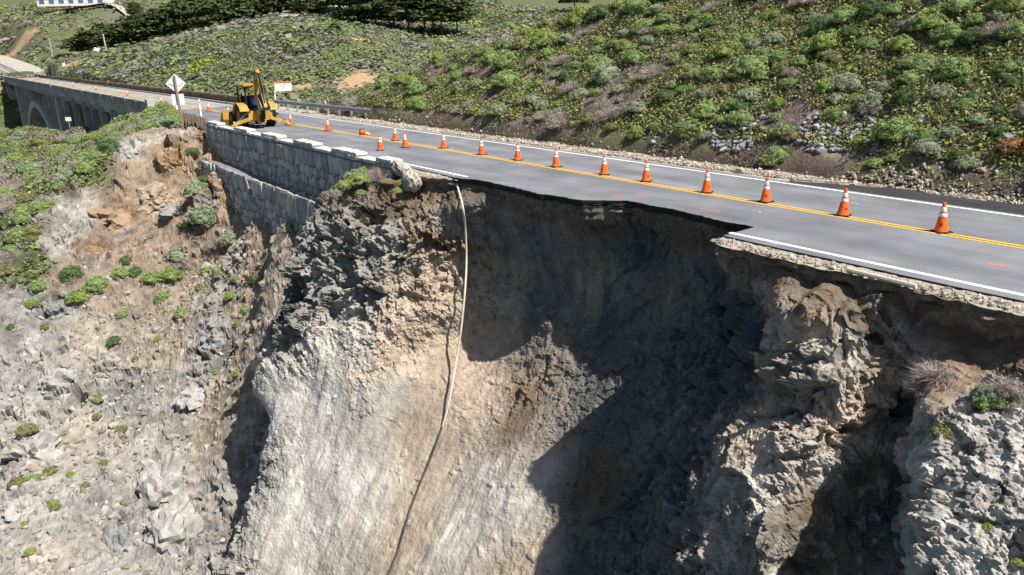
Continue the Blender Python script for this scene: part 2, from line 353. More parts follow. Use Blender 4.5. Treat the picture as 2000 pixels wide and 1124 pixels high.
# rock tint, with the recess shade darkened into the colour: (photo point) -> colour, size of the broken blocks' relief, smooth relief
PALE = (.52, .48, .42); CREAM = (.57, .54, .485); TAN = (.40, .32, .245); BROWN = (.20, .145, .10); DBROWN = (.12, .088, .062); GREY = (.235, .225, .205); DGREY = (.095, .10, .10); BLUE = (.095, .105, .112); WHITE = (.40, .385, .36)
geo_pts = [(700, 350, DBROWN, .5, .2), (760, 370, DBROWN, .6, .2), (850, 370, BROWN, .7, .2), (650, 450, GREY, .9, .2), (750, 480, GREY, 1., .2), (850, 470, BROWN, .9, .2), (620, 560, GREY, 1., .2), (720, 560, GREY, 1., .2),
  (820, 560, TAN, .8, .2), (905, 430, GREY, .5, .2), (910, 520, TAN, .7, .2), (900, 600, TAN, .5, .3), (880, 700, TAN, .25, .4), (950, 780, TAN, .25, .4), (1020, 760, BROWN, .5, .3), (1000, 830, BROWN, .2, .4), (960, 900, PALE, .16, .5),
  (700, 660, PALE, .45, .3), (640, 700, PALE, .2, .5), (800, 680, TAN, .45, .3), (560, 780, CREAM, .15, .5), (650, 800, CREAM, .08, .5), (750, 800, PALE, .08, .6), (820, 800, TAN, .1, .5), (860, 900, TAN, .1, .5), (700, 950, CREAM, .08, .6), (600, 950, CREAM, .1, .6),
  (560, 1050, PALE, .15, .5), (800, 1050, TAN, .1, .6), (900, 1050, PALE, .1, .6), (1000, 1000, PALE, .15, .5), (1000, 1100, TAN, .2, .5), (520, 900, GREY, .5, .3), (440, 1100, GREY, .8, .2), (520, 650, GREY, .8, .2), (560, 600, DGREY, 1., .2),
  (970, 450, BLUE, .25, .4), (1050, 450, BLUE, .35, .3), (1150, 470, (.13, .118, .10), .3, .4), (1250, 470, BLUE, .6, .3), (1350, 500, (.12, .112, .10), .35, .4), (1300, 560, (.13, .118, .10), .3, .4), (1150, 550, (.125, .118, .105), .25, .4), (1430, 560, DGREY, .5, .3),  # slide hollow, this row and the next: shade painted into the rock colour
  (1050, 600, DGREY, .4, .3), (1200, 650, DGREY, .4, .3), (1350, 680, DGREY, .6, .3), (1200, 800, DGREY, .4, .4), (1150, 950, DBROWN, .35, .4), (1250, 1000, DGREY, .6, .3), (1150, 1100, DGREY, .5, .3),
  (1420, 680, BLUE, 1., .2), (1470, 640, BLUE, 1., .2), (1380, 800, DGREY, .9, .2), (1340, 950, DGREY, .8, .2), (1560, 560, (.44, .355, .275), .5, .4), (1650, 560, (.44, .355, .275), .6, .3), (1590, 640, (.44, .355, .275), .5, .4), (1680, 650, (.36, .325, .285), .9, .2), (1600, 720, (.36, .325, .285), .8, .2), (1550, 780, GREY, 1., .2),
  (1650, 800, (.44, .355, .275), 1., .2), (1720, 740, TAN, .7, .2), (1480, 880, (.44, .355, .275), .4, .4), (1500, 940, PALE, .5, .3), (1440, 980, (.36, .325, .285), .7, .2), (1560, 880, (.36, .325, .285), .8, .2), (1480, 1080, (.36, .325, .285), .8, .2), (1800, 620, DBROWN, .3, .4), (1950, 640, DBROWN, .3, .4),
  (1850, 700, BROWN, .2, .4), (1920, 715, BROWN, .2, .4), (1700, 950, DBROWN, .3, .3), (1640, 1080, DBROWN, .3, .3), (1780, 780, BLUE, .8, .2), (1760, 1000, DGREY, .6, .2), (1900, 850, (.34, .315, .29), .62, .2), (1860, 950, (.36, .335, .305), .62, .3), (1960, 880, WHITE, .62, .2), (1960, 1000, (.34, .32, .30), .62, .2), (1900, 1080, (.36, .34, .31), .62, .3)]
G = []
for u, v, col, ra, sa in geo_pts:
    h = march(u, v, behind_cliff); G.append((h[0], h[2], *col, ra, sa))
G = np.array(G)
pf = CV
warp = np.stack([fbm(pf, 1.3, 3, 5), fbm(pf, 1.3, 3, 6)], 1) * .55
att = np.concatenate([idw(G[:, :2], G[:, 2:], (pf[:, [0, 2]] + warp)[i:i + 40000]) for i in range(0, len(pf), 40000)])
ra, sa = att[:, 3], att[:, 4]
# beds dip to the right and away
rot = Matrix.Rotation(.5, 3, 'Y') @ Matrix.Rotation(.35, 3, 'X'); qf = pf @ np.array(rot)
qw = qf + .13 * np.stack([fbm(pf, .5, 3, 31), fbm(pf, .5, 3, 32), fbm(pf, .5, 3, 33)], 1) + .35 * np.stack([fbm(pf, 1.8, 2, 34), fbm(pf, 1.8, 2, 35), fbm(pf, 1.8, 2, 36)], 1)
f1, k1, i1 = facets(qw, 1.5, 1, 1.1, .45, (1, 1, 1.6)); f2, k2, i2 = facets(qw, .62, 2, 1.1, .45, (1, .8, 1.5)); f3, k3, i3 = facets(qw, .27, 3, 1.1, .5, (1, 1, 1.4)); f4, k4, i4 = facets(qw, .13, 4, 1.0, .5); f5, _, _ = facets(qf, .07, 5, 1.0, .5)
big = np.clip(ra - .1, 0, 1) ** 1.7 * 1.4; rr = np.clip(ra - .1, 0, 1) ** 1.15 * 1.4
soft = fbm(pf, 2.2, 4, 41) * .25 + fbm(pf * np.array([1.6, .4, .4]), .5, 4, 45) * .1 + fbm(pf, .15, 3, 47) * .02
stone = np.where(i3 > .955, sstep(.05, .4, k3) * .035, 0)                  # stones standing in the dirt
disp = (f1 * .45 + f2 * .28) * big + (f3 * .14 + f4 * .065 + f5 * .03 * (pf[:, 0] > -4.3)) * rr + soft * sa + stone * (1 - sstep(.2, .5, ra)) + fbm(pf, .35, 3, 48) * .05 * sstep(.1, .4, ra)
top = sstep(-.34, -1.0, pf[:, 2])                                       # ties in below the pavement
pf2 = pf + CN * (disp * (.25 + .75 * top))[:, None]
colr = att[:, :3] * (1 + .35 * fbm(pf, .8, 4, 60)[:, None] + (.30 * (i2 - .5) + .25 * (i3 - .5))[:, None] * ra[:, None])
veins = sstep(.6, .85, fbm(qw * np.array([1, 1, .35]), .45, 3, 70, ridged=True)) * sstep(.1, .5, ra) * (pf[:, 0] > .8) * .9
veins = np.maximum(veins, sstep(.8, .95, fbm(qw * np.array([1, 1, .4]), .7, 3, 71, ridged=True)) * sstep(.4, .8, ra) * .5)
gm = sstep(.6, 1.2, pf[:, 0])[:, None]; colr = colr * (1 + gm * .55 * fbm(qw * np.array([1, 1, .4]), .22, 3, 73)[:, None])
colr = mix(colr, np.array([.46, .45, .43]), veins)
streak = sstep(.1, .6, fbm(pf * np.array([1.5, .22, .22]), .7, 3, 75)) * (1 - sstep(.2, .5, ra)) * .5
colr = mix(colr, np.array(TAN) * .95, streak)
colr = mix(colr, np.array([.30, .29, .26]), sstep(.2, .6, fbm(pf * np.array([2.2, .25, .25]), .6, 4, 76)) * (1 - sstep(.2, .5, ra)) * .45)
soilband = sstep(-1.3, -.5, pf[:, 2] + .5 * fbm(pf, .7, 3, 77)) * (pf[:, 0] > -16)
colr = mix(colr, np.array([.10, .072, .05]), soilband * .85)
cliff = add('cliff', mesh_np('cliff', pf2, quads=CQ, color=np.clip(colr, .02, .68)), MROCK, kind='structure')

# ------------------------------------------------------------------ left headland: z as a function of (x, y)
lp = [at_d(*a) for a in [(360, 250, 52), (200, 300, 49), (100, 430, 45), (0, 600, 41), (0, 430, 60), (0, 250, 112), (60, 250, 104), (150, 252, 97), (200, 253, 92), (235, 268, 78), (100, 243, 125), (0, 244, 135), (300, 400, 48), (400, 500, 44), (500, 450, 40), (560, 450, 37),
      (500, 600, 38.5), (300, 600, 42), (100, 650, 41), (450, 800, 36), (300, 800, 38), (100, 800, 38), (0, 800, 38), (0, 1124, 30), (300, 1124, 31), (450, 1000, 33.5), (430, 350, 45), (330, 320, 49), (410, 290, 49),
      (260, 225, 62), (310, 215, 60), (100, 330, 62), (0, 340, 78), (250, 260, 58), (150, 1000, 33), (400, 1124, 31.5), (390, 900, 35)]]
lp += [np.array(a, float) for a in [(-30, -5.6, -4.4), (-38, -5.6, -3.1), (-43, -5.6, -2.6), (-26, -5.6, -5), (-48, -4.6, -.3), (-52, -4.6, -.25), (-60, -4.6, -.4), (-75, -4.6, -3.5), (-90, -4.6, -5), (-110, -4.6, -8), (-130, -6, -9), (-24, -8, -9), (-14, -26, -19), (-12, -31, -21), (-25, -28, -17), (-40, -30, -14), (-60, -32, -14), (-100, -32, -14), (-140, -25, -14), (-10, -16, -18), (-5, -22, -20), (-18, -10, -14), (-8, -10, -18)]]
lp = np.array(lp)
left_f = RBF(lp[:, :2], lp[:, 2], c=1.0)
lx = np.concatenate([spaced(-12, -58, .075 * Q, .12 * Q), spaced(-58, -135, .14 * Q, .7 * Q)[1:]])[::-1]; ly = spaced(-4.3, -31, .075 * Q, .115 * Q)
X, Y = np.meshgrid(lx, ly, indexing='ij')
P = np.stack([X, Y, left_f.grid(lx, ly)], -1) if False else np.stack([X, Y, np.zeros_like(X)], -1)
lcx = np.linspace(lx[0], lx[-1], 420); lcy = np.linspace(ly[-1], ly[0], 130)
A, B = np.meshgrid(lcx, lcy, indexing='ij')
P[..., 2] = bilin(lcx, lcy, left_f(np.stack([A.ravel(), B.ravel()], 1)).reshape(A.shape), X, Y)
zc = left_f(np.stack([A.ravel(), B.ravel()], 1)).reshape(A.shape)
def below_left(Q_): return np.where((Q_[:, 0] > lx[0]) & (Q_[:, 0] < lx[-1]) & (Q_[:, 1] > ly[-1]) & (Q_[:, 1] < ly[0]), bilin(lcx, lcy, zc, Q_[:, 0], Q_[:, 1]) - Q_[:, 2], -1)
VEG = (.085, .085, .05); OR = (.235, .178, .128); ORD = (.185, .122, .08); DIRT = (.22, .175, .135); LG = (.225, .215, .2); PG = (.265, .255, .238); MG = (.17, .17, .162)
lgeo = [(100, 280, VEG, 0), (20, 320, VEG, 0), (200, 260, VEG, 0), (300, 225, VEG, 0), (50, 400, VEG, .1), (180, 330, VEG, .1), (20, 460, VEG, .2), (250, 290, (.27, .25, .22), .4), (150, 420, (.28, .265, .24), .5), (60, 520, VEG, .2), (120, 470, (.3, .285, .26), .7),
  (330, 260, (.33, .28, .23), .2), (390, 260, OR, .8), (330, 310, ORD, 1.), (280, 350, OR, .6), (320, 400, (.33, .25, .16), .5), (240, 420, ORD, .8), (300, 430, OR, .4), (180, 490, ORD, .8), (270, 500, OR, .25), (330, 480, DIRT, .2), (400, 390, ORD, .9), (450, 385, (.23, .15, .09), 1.),
  (430, 470, DIRT, .3), (520, 460, (.2, .16, .12), .3), (480, 540, DIRT, .2), (380, 560, DIRT, .2), (250, 580, DIRT, .3), (120, 560, DIRT, .4), (50, 620, LG, .7), (110, 600, MG, .9), (200, 650, (.30, .26, .215), .3), (350, 660, DIRT, .4), (300, 720, (.28, .245, .2), .3), (400, 640, LG, .7),
  (420, 680, LG, .9), (250, 780, MG, .8), (350, 780, LG, .8), (60, 720, PG, .8), (120, 760, PG, .8), (60, 880, PG, .9), (150, 850, (.33, .29, .245), .4), (250, 880, (.31, .285, .25), .5), (440, 760, DIRT, .3), (420, 850, (.22, .19, .15), .15), (320, 950, PG, 1.), (300, 1050, PG, 1.), (200, 980, LG, .6), (80, 980, PG, .7), (100, 1080, (.33, .29, .25), .4), (200, 1080, LG, .8), (360, 1080, LG, 1.), (0, 1000, PG, .7), (440, 1000, LG, .7)]
LG_ = []
for u, v, col, r_ in lgeo:
    h = march(u, v, below_left); LG_.append((h[0], h[1], *col, r_))
LG_ = np.array(LG_)
nrm = normals(P); nrm *= np.sign(nrm[..., 2].mean())
pf = P.reshape(-1, 3)
warp = np.stack([fbm(pf, 1.6, 3, 105), fbm(pf, 1.6, 3, 106)], 1) * .9
att = np.concatenate([idw(LG_[:, :2], LG_[:, 2:], (pf[:, :2] + warp)[i:i + 40000]) for i in range(0, len(pf), 40000)])
ra = att[:, 3]
rot = Matrix.Rotation(-.5, 3, 'Y') @ Matrix.Rotation(.4, 3, 'X'); qf = pf @ np.array(rot)
qw = qf + .15 * np.stack([fbm(pf, .6, 3, 131), fbm(pf, .6, 3, 132), fbm(pf, .6, 3, 133)], 1)
g1, k1, i1 = facets(qw, 2.2, 11, 1.1, .45, (1, 1, 1.3)); g2, k2, i2 = facets(qw, .9, 12, 1.1, .5); g3, k3, i3 = facets(qw, .4, 13, 1.1, .5); g4, k4, i4 = facets(qw, .2, 14, 1, .5)
crop = sstep(.1, .55, fbm(pf, 2.5, 3, 140) + ra - .35)                  # where bedrock crops out of the dirt
Lx = np.maximum(np.linalg.norm(np.gradient(P, axis=0), axis=-1), np.linalg.norm(np.gradient(P, axis=1), axis=-1)).ravel()
disp = (g1 * .6 + g2 * .42 * np.clip(.4 / Lx, 0, 1)) * ra * crop + (g3 * .17 * np.clip(.25 / Lx, 0, 1) + g4 * .08 * np.clip(.14 / Lx, 0, 1)) * (.25 + .75 * ra * crop) + fbm(pf, 3.5, 4, 141) * .35
stone = np.where(i4 > .8, sstep(.05, .35, k4) * .09, 0) + np.where(i3 > .9, sstep(.05, .35, k3) * .16, 0)
disp = disp + stone * (1 - ra * crop)
pf2 = pf + nrm.reshape(-1, 3) * disp[:, None]
colr = att[:, :3] * (1 + .35 * fbm(pf, 1.1, 4, 160)[:, None] + (.3 * (i2 - .5) + .35 * (i3 - .5) + .3 * (i4 - .5))[:, None])
colr = mix(colr, np.array([.31, .30, .285]), sstep(.55, .85, fbm(qw, 1.5, 3, 161, ridged=True)) * sstep(.3, .6, ra) * .6)
lcol = np.clip(colr, .02, .6); LP2 = pf2.reshape(P.shape)
headland = add('headland', grid_mesh('headland', LP2, color=lcol), MSOIL, kind='structure')
# ------------------------------------------------------------------ inland slope
def hill_z(x, y):
    x = np.asarray(x, float); y = np.asarray(y, float); sh = x.shape
    q = np.stack([x.ravel(), y.ravel(), np.zeros(x.size)], 1)
    foot = 5.0 + .5 * fbm(q, 4, 2, 81).reshape(sh)
    t = np.maximum(y - foot, 0)
    z = .72 * t + .35 * (1 - np.exp(-t * 1.6)) + (fbm(q, 3.2, 4, 82) * .45 + fbm(q, .8, 3, 83) * .12).reshape(sh) * np.clip(t, 0, 1)
    edge = -49.5 + 2.97 * (y - 5.2) + 1.2 * fbm(q, 3, 2, 84).reshape(sh)
    k = np.clip((edge - x) / 11., 0, 9)
    return z - 4.5 * k ** 1.7
hx = spaced(14, -85, .13 * Q, .4 * Q)[::-1]; hy = spaced(4.2, 34, .1 * Q, .3 * Q)
X, Y = np.meshgrid(hx, hy, indexing='ij')
P = np.stack([X, Y, hill_z(X, Y) - .03], -1); pf = P.reshape(-1, 3)
n1 = fbm(pf, 2.2, 4, 85); n2 = fbm(pf, .9, 3, 86)
col = mix(np.tile([.14, .11, .092], (len(pf), 1)), np.array([.22, .18, .15]), sstep(-.1, .5, n2))
col = mix(col, np.array([.16, .18, .07]), sstep(-.3, .2, n1) * .8)
col = mix(col, np.array([.24, .15, .09]), sstep(.25, .5, fbm(pf, 3.0, 3, 87)) * sstep(-15, -25, pf[:, 0]) * (1 - sstep(1.2, 3.5, pf[:, 2])))
col = mix(col, np.array([.30, .22, .15]), sstep(.42, .6, fbm(pf, 2.5, 3, 88)) * sstep(3.5, 5.5, pf[:, 2]))
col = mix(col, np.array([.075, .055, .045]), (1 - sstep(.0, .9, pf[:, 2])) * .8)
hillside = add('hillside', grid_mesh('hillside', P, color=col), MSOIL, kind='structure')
# ------------------------------------------------------------------ far hills beyond the ravine
fp = [at_d(*a) for a in [(120, 118, 190), (200, 112, 165), (350, 95, 138), (450, 75, 128), (560, 50, 128), (650, 65, 118), (720, 85, 110), (800, 130, 102), (850, 172, 95),
      (120, 150, 175), (200, 150, 140), (300, 165, 112), (400, 175, 98), (500, 192, 87), (600, 200, 84), (680, 205, 82), (760, 205, 83), (830, 200, 86), (300, 130, 125), (450, 130, 108), (600, 120, 103), (700, 140, 96),
      (0, 90, 270), (0, 30, 340), (150, 15, 330), (230, 15, 300), (60, 80, 275), (600, 32, 175), (700, 42, 170), (640, 22, 185), (900, 130, 130), (900, 60, 190), (1000, 60, 175), (1100, 40, 190), (1000, 0, 230), (1200, 0, 230),
      (850, 150, 118), (760, 105, 125), (950, 115, 140), (1250, 0, 230), (1150, 90, 150), (0, -40, 420), (500, -60, 400), (1000, -80, 400), (1300, -60, 400), (300, 80, 200), (450, 55, 190), (100, 105, 240)]]
fp += [np.array(a, float) for a in [(-262, 9, 1.2), (-300, 25, 5.2), (-330, 60, 9), (-262, 30, 3.5), (-240, 6, .4), (-262, -6, .5), (-300, -6, 3), (-300, -30, -6), (-270, -30, -12), (-350, -40, 0), (-262, -60, -20), (-400, -60, 5), (-470, -60, 10), (-70, 6, -1.5), (-58, 12, -4)]]
fp = np.array(fp)
far_f = RBF(fp[:, :2], fp[:, 2], c=4.0, lam=.05)
cxf = np.linspace(-470, -40, 260); cyf = np.linspace(-80, 420, 300)
A, B = np.meshgrid(cxf, cyf, indexing='ij'); zf = far_f(np.stack([A.ravel(), B.ravel()], 1)).reshape(A.shape)
# road beyond the bridge: climbs and bends away
ctl = np.array([(-250, 0, 0), (-258, 0, .1), (-270, -.4, .7), (-285, -1.2, 1.8), (-305, -2.8, 3.4), (-335, -6, 5.8), (-365, -11, 8)], float)
t = np.linspace(0, len(ctl) - 1, 60); cl = np.stack([np.interp(t, np.arange(len(ctl)), ctl[:, i]) for i in range(3)], 1)
for _ in range(6): cl[1:-1] = (cl[:-2] + 2 * cl[1:-1] + cl[2:]) / 4
tn = np.gradient(cl, axis=0); tn /= np.linalg.norm(tn, axis=1, keepdims=True); sd = np.stack([tn[:, 1], -tn[:, 0], 0 * tn[:, 0]], 1)
def road_off(d, z=0): return cl + sd * d + np.array([0, 0, z])
dr_ = np.min(np.stack([np.hypot(A - c[0], B - c[1]) for c in cl[::2]]), 0); ir = np.argmin(np.stack([np.hypot(A - c[0], B - c[1]) for c in cl[::2]]), 0); zr = cl[::2, 2][ir]
kr = (1 - sstep(11, 22, dr_)) * (A < -246); zf = zf * (1 - kr) + (zr - .4) * kr          # the road's own bench in the slope
def far_z(x, y): return bilin(cxf, cyf, zf, x, y)
def far_mesh(name, fx, fy, skirt):
    X, Y = np.meshgrid(fx, fy, indexing='ij'); P = np.stack([X, Y, far_z(X, Y)], -1); pf = P.reshape(-1, 3)
    P[..., 2] += (fbm(pf, 9, 5, 201) * .9).reshape(X.shape) * sstep(5.2, 12, np.abs(Y)) * np.clip((bilin(cxf, cyf, dr_, X, Y) - 11) / 8, 0, 1)
    col = far_col(pf).reshape(P.shape)
    if skirt:
        S = P[:, :1].copy(); S[..., 2] = -27; S[..., 1] -= .5; P = np.concatenate([S, P], 1); col = np.concatenate([col[:, :1] * .9, col], 1)
    return add(name, grid_mesh(name, P, color=col, smooth=True), MSOIL, kind='structure')
def far_col(pf):
    n1 = fbm(pf, 14, 4, 202); n2 = fbm(pf, 5, 3, 203)
    col = mix(np.tile([.11, .125, .06], (len(pf), 1)), np.array([.135, .165, .065]), sstep(.05, .35, n1))
    col = mix(col, np.array([.13, .115, .10]), sstep(.1, .45, n2) * .8)
    bare = [at_d(*a) for a in [(705, 140, 93), (690, 165, 90), (30, 70, 285), (60, 75, 285), (150, 35, 318), (180, 115, 178), (145, 118, 182), (590, 175, 92)]]
    for i, b in enumerate(bare):
        r_ = [4.5, 3.0, 6, 4, 12, 6, 5, 1.8][i]
        d = np.hypot(pf[:, 0] - b[0], pf[:, 1] - b[1]) / r_ + .5 * n2
        col = mix(col, np.array([.36, .25, .15]), 1 - sstep(.6, 1.0, d))
    return col
far_hills = far_mesh('far_hills', np.concatenate([np.linspace(-470, -260, 90), np.linspace(-258, -40, 250)]), np.concatenate([np.linspace(5.2, 110, 160), np.linspace(111, 420, 90)]), True)
far_mesh('far_slope', np.linspace(-470, -258, 130), np.linspace(-80, 5.2, 70), False)
# opposite bank under the far end of the bridge
bp_ = np.array([(-265, -4.6, 1.4), (-255, -4.6, .1), (-246, -5, -1.5), (-232, -5, -9), (-215, -6, -20), (-270, -14, -1), (-250, -14, -5), (-230, -14, -14), (-300, -20, -2), (-270, -30, -12), (-240, -30, -20), (-210, -30, -26), (-200, -10, -26), (-320, -5, 4), (-350, -25, 2), (-236, 4, -8), (-216, 5, -18), (-250, 4, -1.5), (-300, 3, 3), (-200, 8, -24)], float)
bank_f = RBF(bp_[:, :2], bp_[:, 2], c=3)
bx = np.linspace(-262, -200, 90); by = np.linspace(-32, 4.9, 60); X, Y = np.meshgrid(bx, by, indexing='ij')
P = np.stack([X, Y, bank_f(np.stack([X.ravel(), Y.ravel()], 1)).reshape(X.shape)], -1); pf = P.reshape(-1, 3)
P[..., 2] += (fbm(pf, 7, 4, 221) * 1.0).reshape(X.shape) - .5 * (X < -246)
col = mix(np.tile([.085, .10, .04], (len(pf), 1)), np.array([.34, .24, .14]), sstep(.1, .35, fbm(pf, 8, 3, 222)))
far_bank = add('far_bank', grid_mesh('far_bank', P, color=col, smooth=True), MSOIL, kind='structure')
# floor of the ravine
X, Y = np.meshgrid(np.linspace(-270, -30, 120), np.linspace(-60, 20, 50), indexing='ij')
P = np.stack([X, Y, -26 + np.abs(Y) * 0 + 2 * fbm(np.stack([X, Y, X * 0], -1).reshape(-1, 3), 20, 3, 231).reshape(X.shape)], -1)
add('ravine_floor', grid_mesh('ravine_floor', P, color=np.tile([.09, .08, .06], (X.size, 1)), smooth=True), MSOIL, kind='structure')
# sea far below, so that a camera further out sees water and not a void
MSEA = node_mat('sea_water', (.02, .06, .075), rough=.12, var=.2, scale=.05, bump=.5, bscale=.4, spec=.5)
X, Y = np.meshgrid(np.linspace(-1500, 1500, 30), np.linspace(-3000, 20, 30), indexing='ij')
add('sea', grid_mesh('sea', np.stack([X, Y, X * 0 - 45], -1)), MSEA, kind='structure')
# ------------------------------------------------------------------ road with its broken edge
def asphalt_mat(name, base, seal=.0):
    m = bpy.data.materials.new(name); m.use_nodes = True; N = m.node_tree.nodes; L = m.node_tree.links; b = N['Principled BSDF']
    b.inputs['Roughness'].default_value = .85; b.inputs['Specular IOR Level'].default_value = .3
    geo = N.new('ShaderNodeNewGeometry')
    def noise(scale, sx=1, sy=1, det=5):
        mp = N.new('ShaderNodeMapping'); mp.inputs['Scale'].default_value = (sx, sy, 1); L.new(geo.outputs['Position'], mp.inputs[0])
        n = N.new('ShaderNodeTexNoise'); n.inputs['Scale'].default_value = scale; n.inputs['Detail'].default_value = det; L.new(mp.outputs[0], n.inputs['Vector']); return n.outputs[0]
    def rng_(x, a, b_, c, d):
        r = N.new('ShaderNodeMapRange'); L.new(x, r.inputs[0]); r.inputs[1].default_value = a; r.inputs[2].default_value = b_; r.inputs[3].default_value = c; r.inputs[4].default_value = d; return r.outputs[0]
    def mul(a, c):
        x = N.new('ShaderNodeMath'); x.operation = 'MULTIPLY'; L.new(a, x.inputs[0]); L.new(c, x.inputs[1]); return x.outputs[0]
    v = mul(rng_(noise(70, det=2), .3, .7, .6, 1.4), rng_(noise(.9, .12, 1.2), .3, .7, .78, 1.2))
    v = mul(v, rng_(noise(.6), .35, .65, .82, 1.13))
    # darker wheel tracks along the lanes
    sep = N.new('ShaderNodeSeparateXYZ'); L.new(geo.outputs['Position'], sep.inputs[0])
    sn = N.new('ShaderNodeMath'); sn.operation = 'SINE'; mm = N.new('ShaderNodeMath'); mm.operation = 'MULTIPLY'; mm.inputs[1].default_value = 3.6; L.new(sep.outputs[1], mm.inputs[0]); L.new(mm.outputs[0], sn.inputs[0])
    v = mul(v, rng_(sn.outputs[0], -1, 1, .95, 1.05))
    c = N.new('ShaderNodeMix'); c.data_type = 'RGBA'; c.blend_type = 'MULTIPLY'; c.inputs[0].default_value = 1; c.inputs[6].default_value = (*base, 1); L.new(v, c.inputs[7]); L.new(c.outputs[2], b.inputs['Base Color'])
    bp = N.new('ShaderNodeBump'); bp.inputs['Strength'].default_value = .35; bp.inputs['Distance'].default_value = .01; L.new(noise(120, det=3), bp.inputs['Height']); L.new(bp.outputs[0], b.inputs['Normal'])
    return m
MASPH = asphalt_mat('asphalt', (.178, .186, .204))
MNEW = asphalt_mat('fresh_asphalt', (.035, .036, .038))
MCUT = node_mat('broken_asphalt', (.030, .029, .029), var=.5, scale=14, bump=.8, bscale=25)
MGRAV = node_mat('gravel', (.40, .36, .30), var=.35, scale=30, bump=.8, bscale=40)
MBANK = node_mat('bank_soil', (.15, .115, .085), var=.45, scale=9, bump=.9, bscale=16, color2=(.22, .18, .14))
def jag(x, amp, sc_, s): return fbm(np.stack([np.asarray(x, float), np.zeros(len(x)), np.zeros(len(x))], 1), sc_, 3, s) * amp
ex = np.concatenate([np.arange(40, 14, -1.0), np.arange(14, -3.04, -.06), [-3.045, -3.055], np.arange(-3.1, -16.2, -.05), np.arange(-16.2, -64, -.6), [-64.]])
ey = edge_y(ex) + jag(ex, .10, .8, 301) + jag(ex, .06, .16, 302)
asph = (ex < -3.05) & (ex > -15.3)
# asphalt ends 30 cm outside the white line where the road is whole; outside of that lies gravel
ay = np.where(asph, ey, np.maximum(ey, -3.86 + jag(ex, .03, .8, 303)))
ay = np.where(ex < -19, -4.35, ay)
def strip(name, cols, mat, **k):
    """cols: list of (N,3) polylines joined into a sheet"""
    P_ = np.stack(cols, 1); return add(name, grid_mesh(name, P_, smooth=False), mat, **k)
Z0 = np.zeros_like(ex)
road = strip('road', [np.stack([ex, Z0 + 3.62 + jag(ex, .05, 1, 305), Z0], 1), np.stack([ex, Z0 + 1.5, Z0], 1), np.stack([ex, Z0 - 1.5, Z0], 1), np.stack([ex, ay, Z0], 1)], MASPH, kind='structure')
# the broken section: worn top course, dark base courses and a crumbling foot, each standing back or out a little
MBASE = node_mat('base_course', (.11, .092, .076), var=.5, scale=16, bump=.9, bscale=28, color2=(.17, .145, .12))
def edge_row(k_, dz, off_, amp): return np.stack([ex, ay + off_ + jag(ex, amp, .35, 310 + k_) + jag(ex, amp * .7, .09, 330 + k_), Z0 + dz + (jag(ex, .03, .25, 350 + k_) + jag(ex, .015, .06, 420 + k_) if k_ else 0)], 1)
strip('pavement_edge', [edge_row(*a_) for a_ in [(0, 0, 0, 0), (1, -.06, .01, .015), (2, -.065, .05, .03), (3, -.14, .03, .04), (4, -.15, .07, .04), (5, -.21, .05, .04)]], MCUT, parent=road)
strip('base_course', [edge_row(*a_) for a_ in [(5, -.21, .05, .04), (6, -.27, .09, .06), (7, -.36, .06, .08), (8, -.45, .14, .08), (9, -.58, .16, .12), (10, -.8, .3, .12)]], MBASE, parent=road)
# gravel shoulder on the seaward side and the soil bank that holds it
gx = ex[(ex > -3.05) | ((ex < -15.2) & (ex > -19.5))]
for nm, sel in (('gravel_shoulder', ex > -3.05), ('gravel_shoulder', (ex < -14.7) & (ex > -19.2))):
    x_ = ex[sel]; z_ = np.zeros_like(x_); e_ = ey[sel] - .12 + jag(x_, .10, .6, 360)
    if x_[0] < -10: e_ = edge_y(x_) - .1 + jag(x_, .1, .5, 361)
    r_ = [np.stack([x_, ay[sel] + .12, z_ - .012], 1)]
    for t in np.linspace(0, 1, 9)[1:]:
        r_.append(np.stack([x_, (ay[sel] + .1) * (1 - t) + e_ * t, z_ - .03 - .05 * t + jag(x_, .03, .12, 362 + int(t * 8))], 1))
    strip(nm, r_, MGRAV, kind='structure'); r_ = [r_[-1]]
    for k_, (dz, off) in enumerate([(-.10, .0), (-.16, .06), (-.26, .05), (-.34, .16), (-.55, .2), (-.75, .3)]):
        r_.append(np.stack([x_, e_ + off + jag(x_, .13, .45, 380 + k_) + jag(x_, .07, .12, 370 + k_), z_ + dz + jag(x_, .05, .2, 390 + k_)], 1))
    strip('cut_bank', r_, MBANK, kind='structure')
# inland shoulder
ix = np.arange(40, -64, -.35); iz = np.zeros_like(ix)
strip('inland_shoulder', [np.stack([ix, iz + 3.5, iz - .012], 1)] + [np.stack([ix, iz + y, iz - .02 + jag(ix, .05, .5, 400 + i)], 1) for i, y in enumerate((3.7, 4.0, 4.3, 4.7, 5.1, 5.6))], MGRAV, kind='structure')
px_ = np.arange(14, -6.6, -.2); wd = np.clip((px_ + 6.7) / 3.0, .03, 1)
strip('fresh_asphalt_patch', [np.stack([px_, px_ * 0 + 3.45, px_ * 0 + .006], 1), np.stack([px_, 3.5 + wd * .9 + jag(px_, .1, .8, 410), px_ * 0 + .014], 1), np.stack([px_, 3.55 + wd * 1.15 + jag(px_, .14, .8, 411), px_ * 0 + .004], 1)], MNEW, kind='structure')
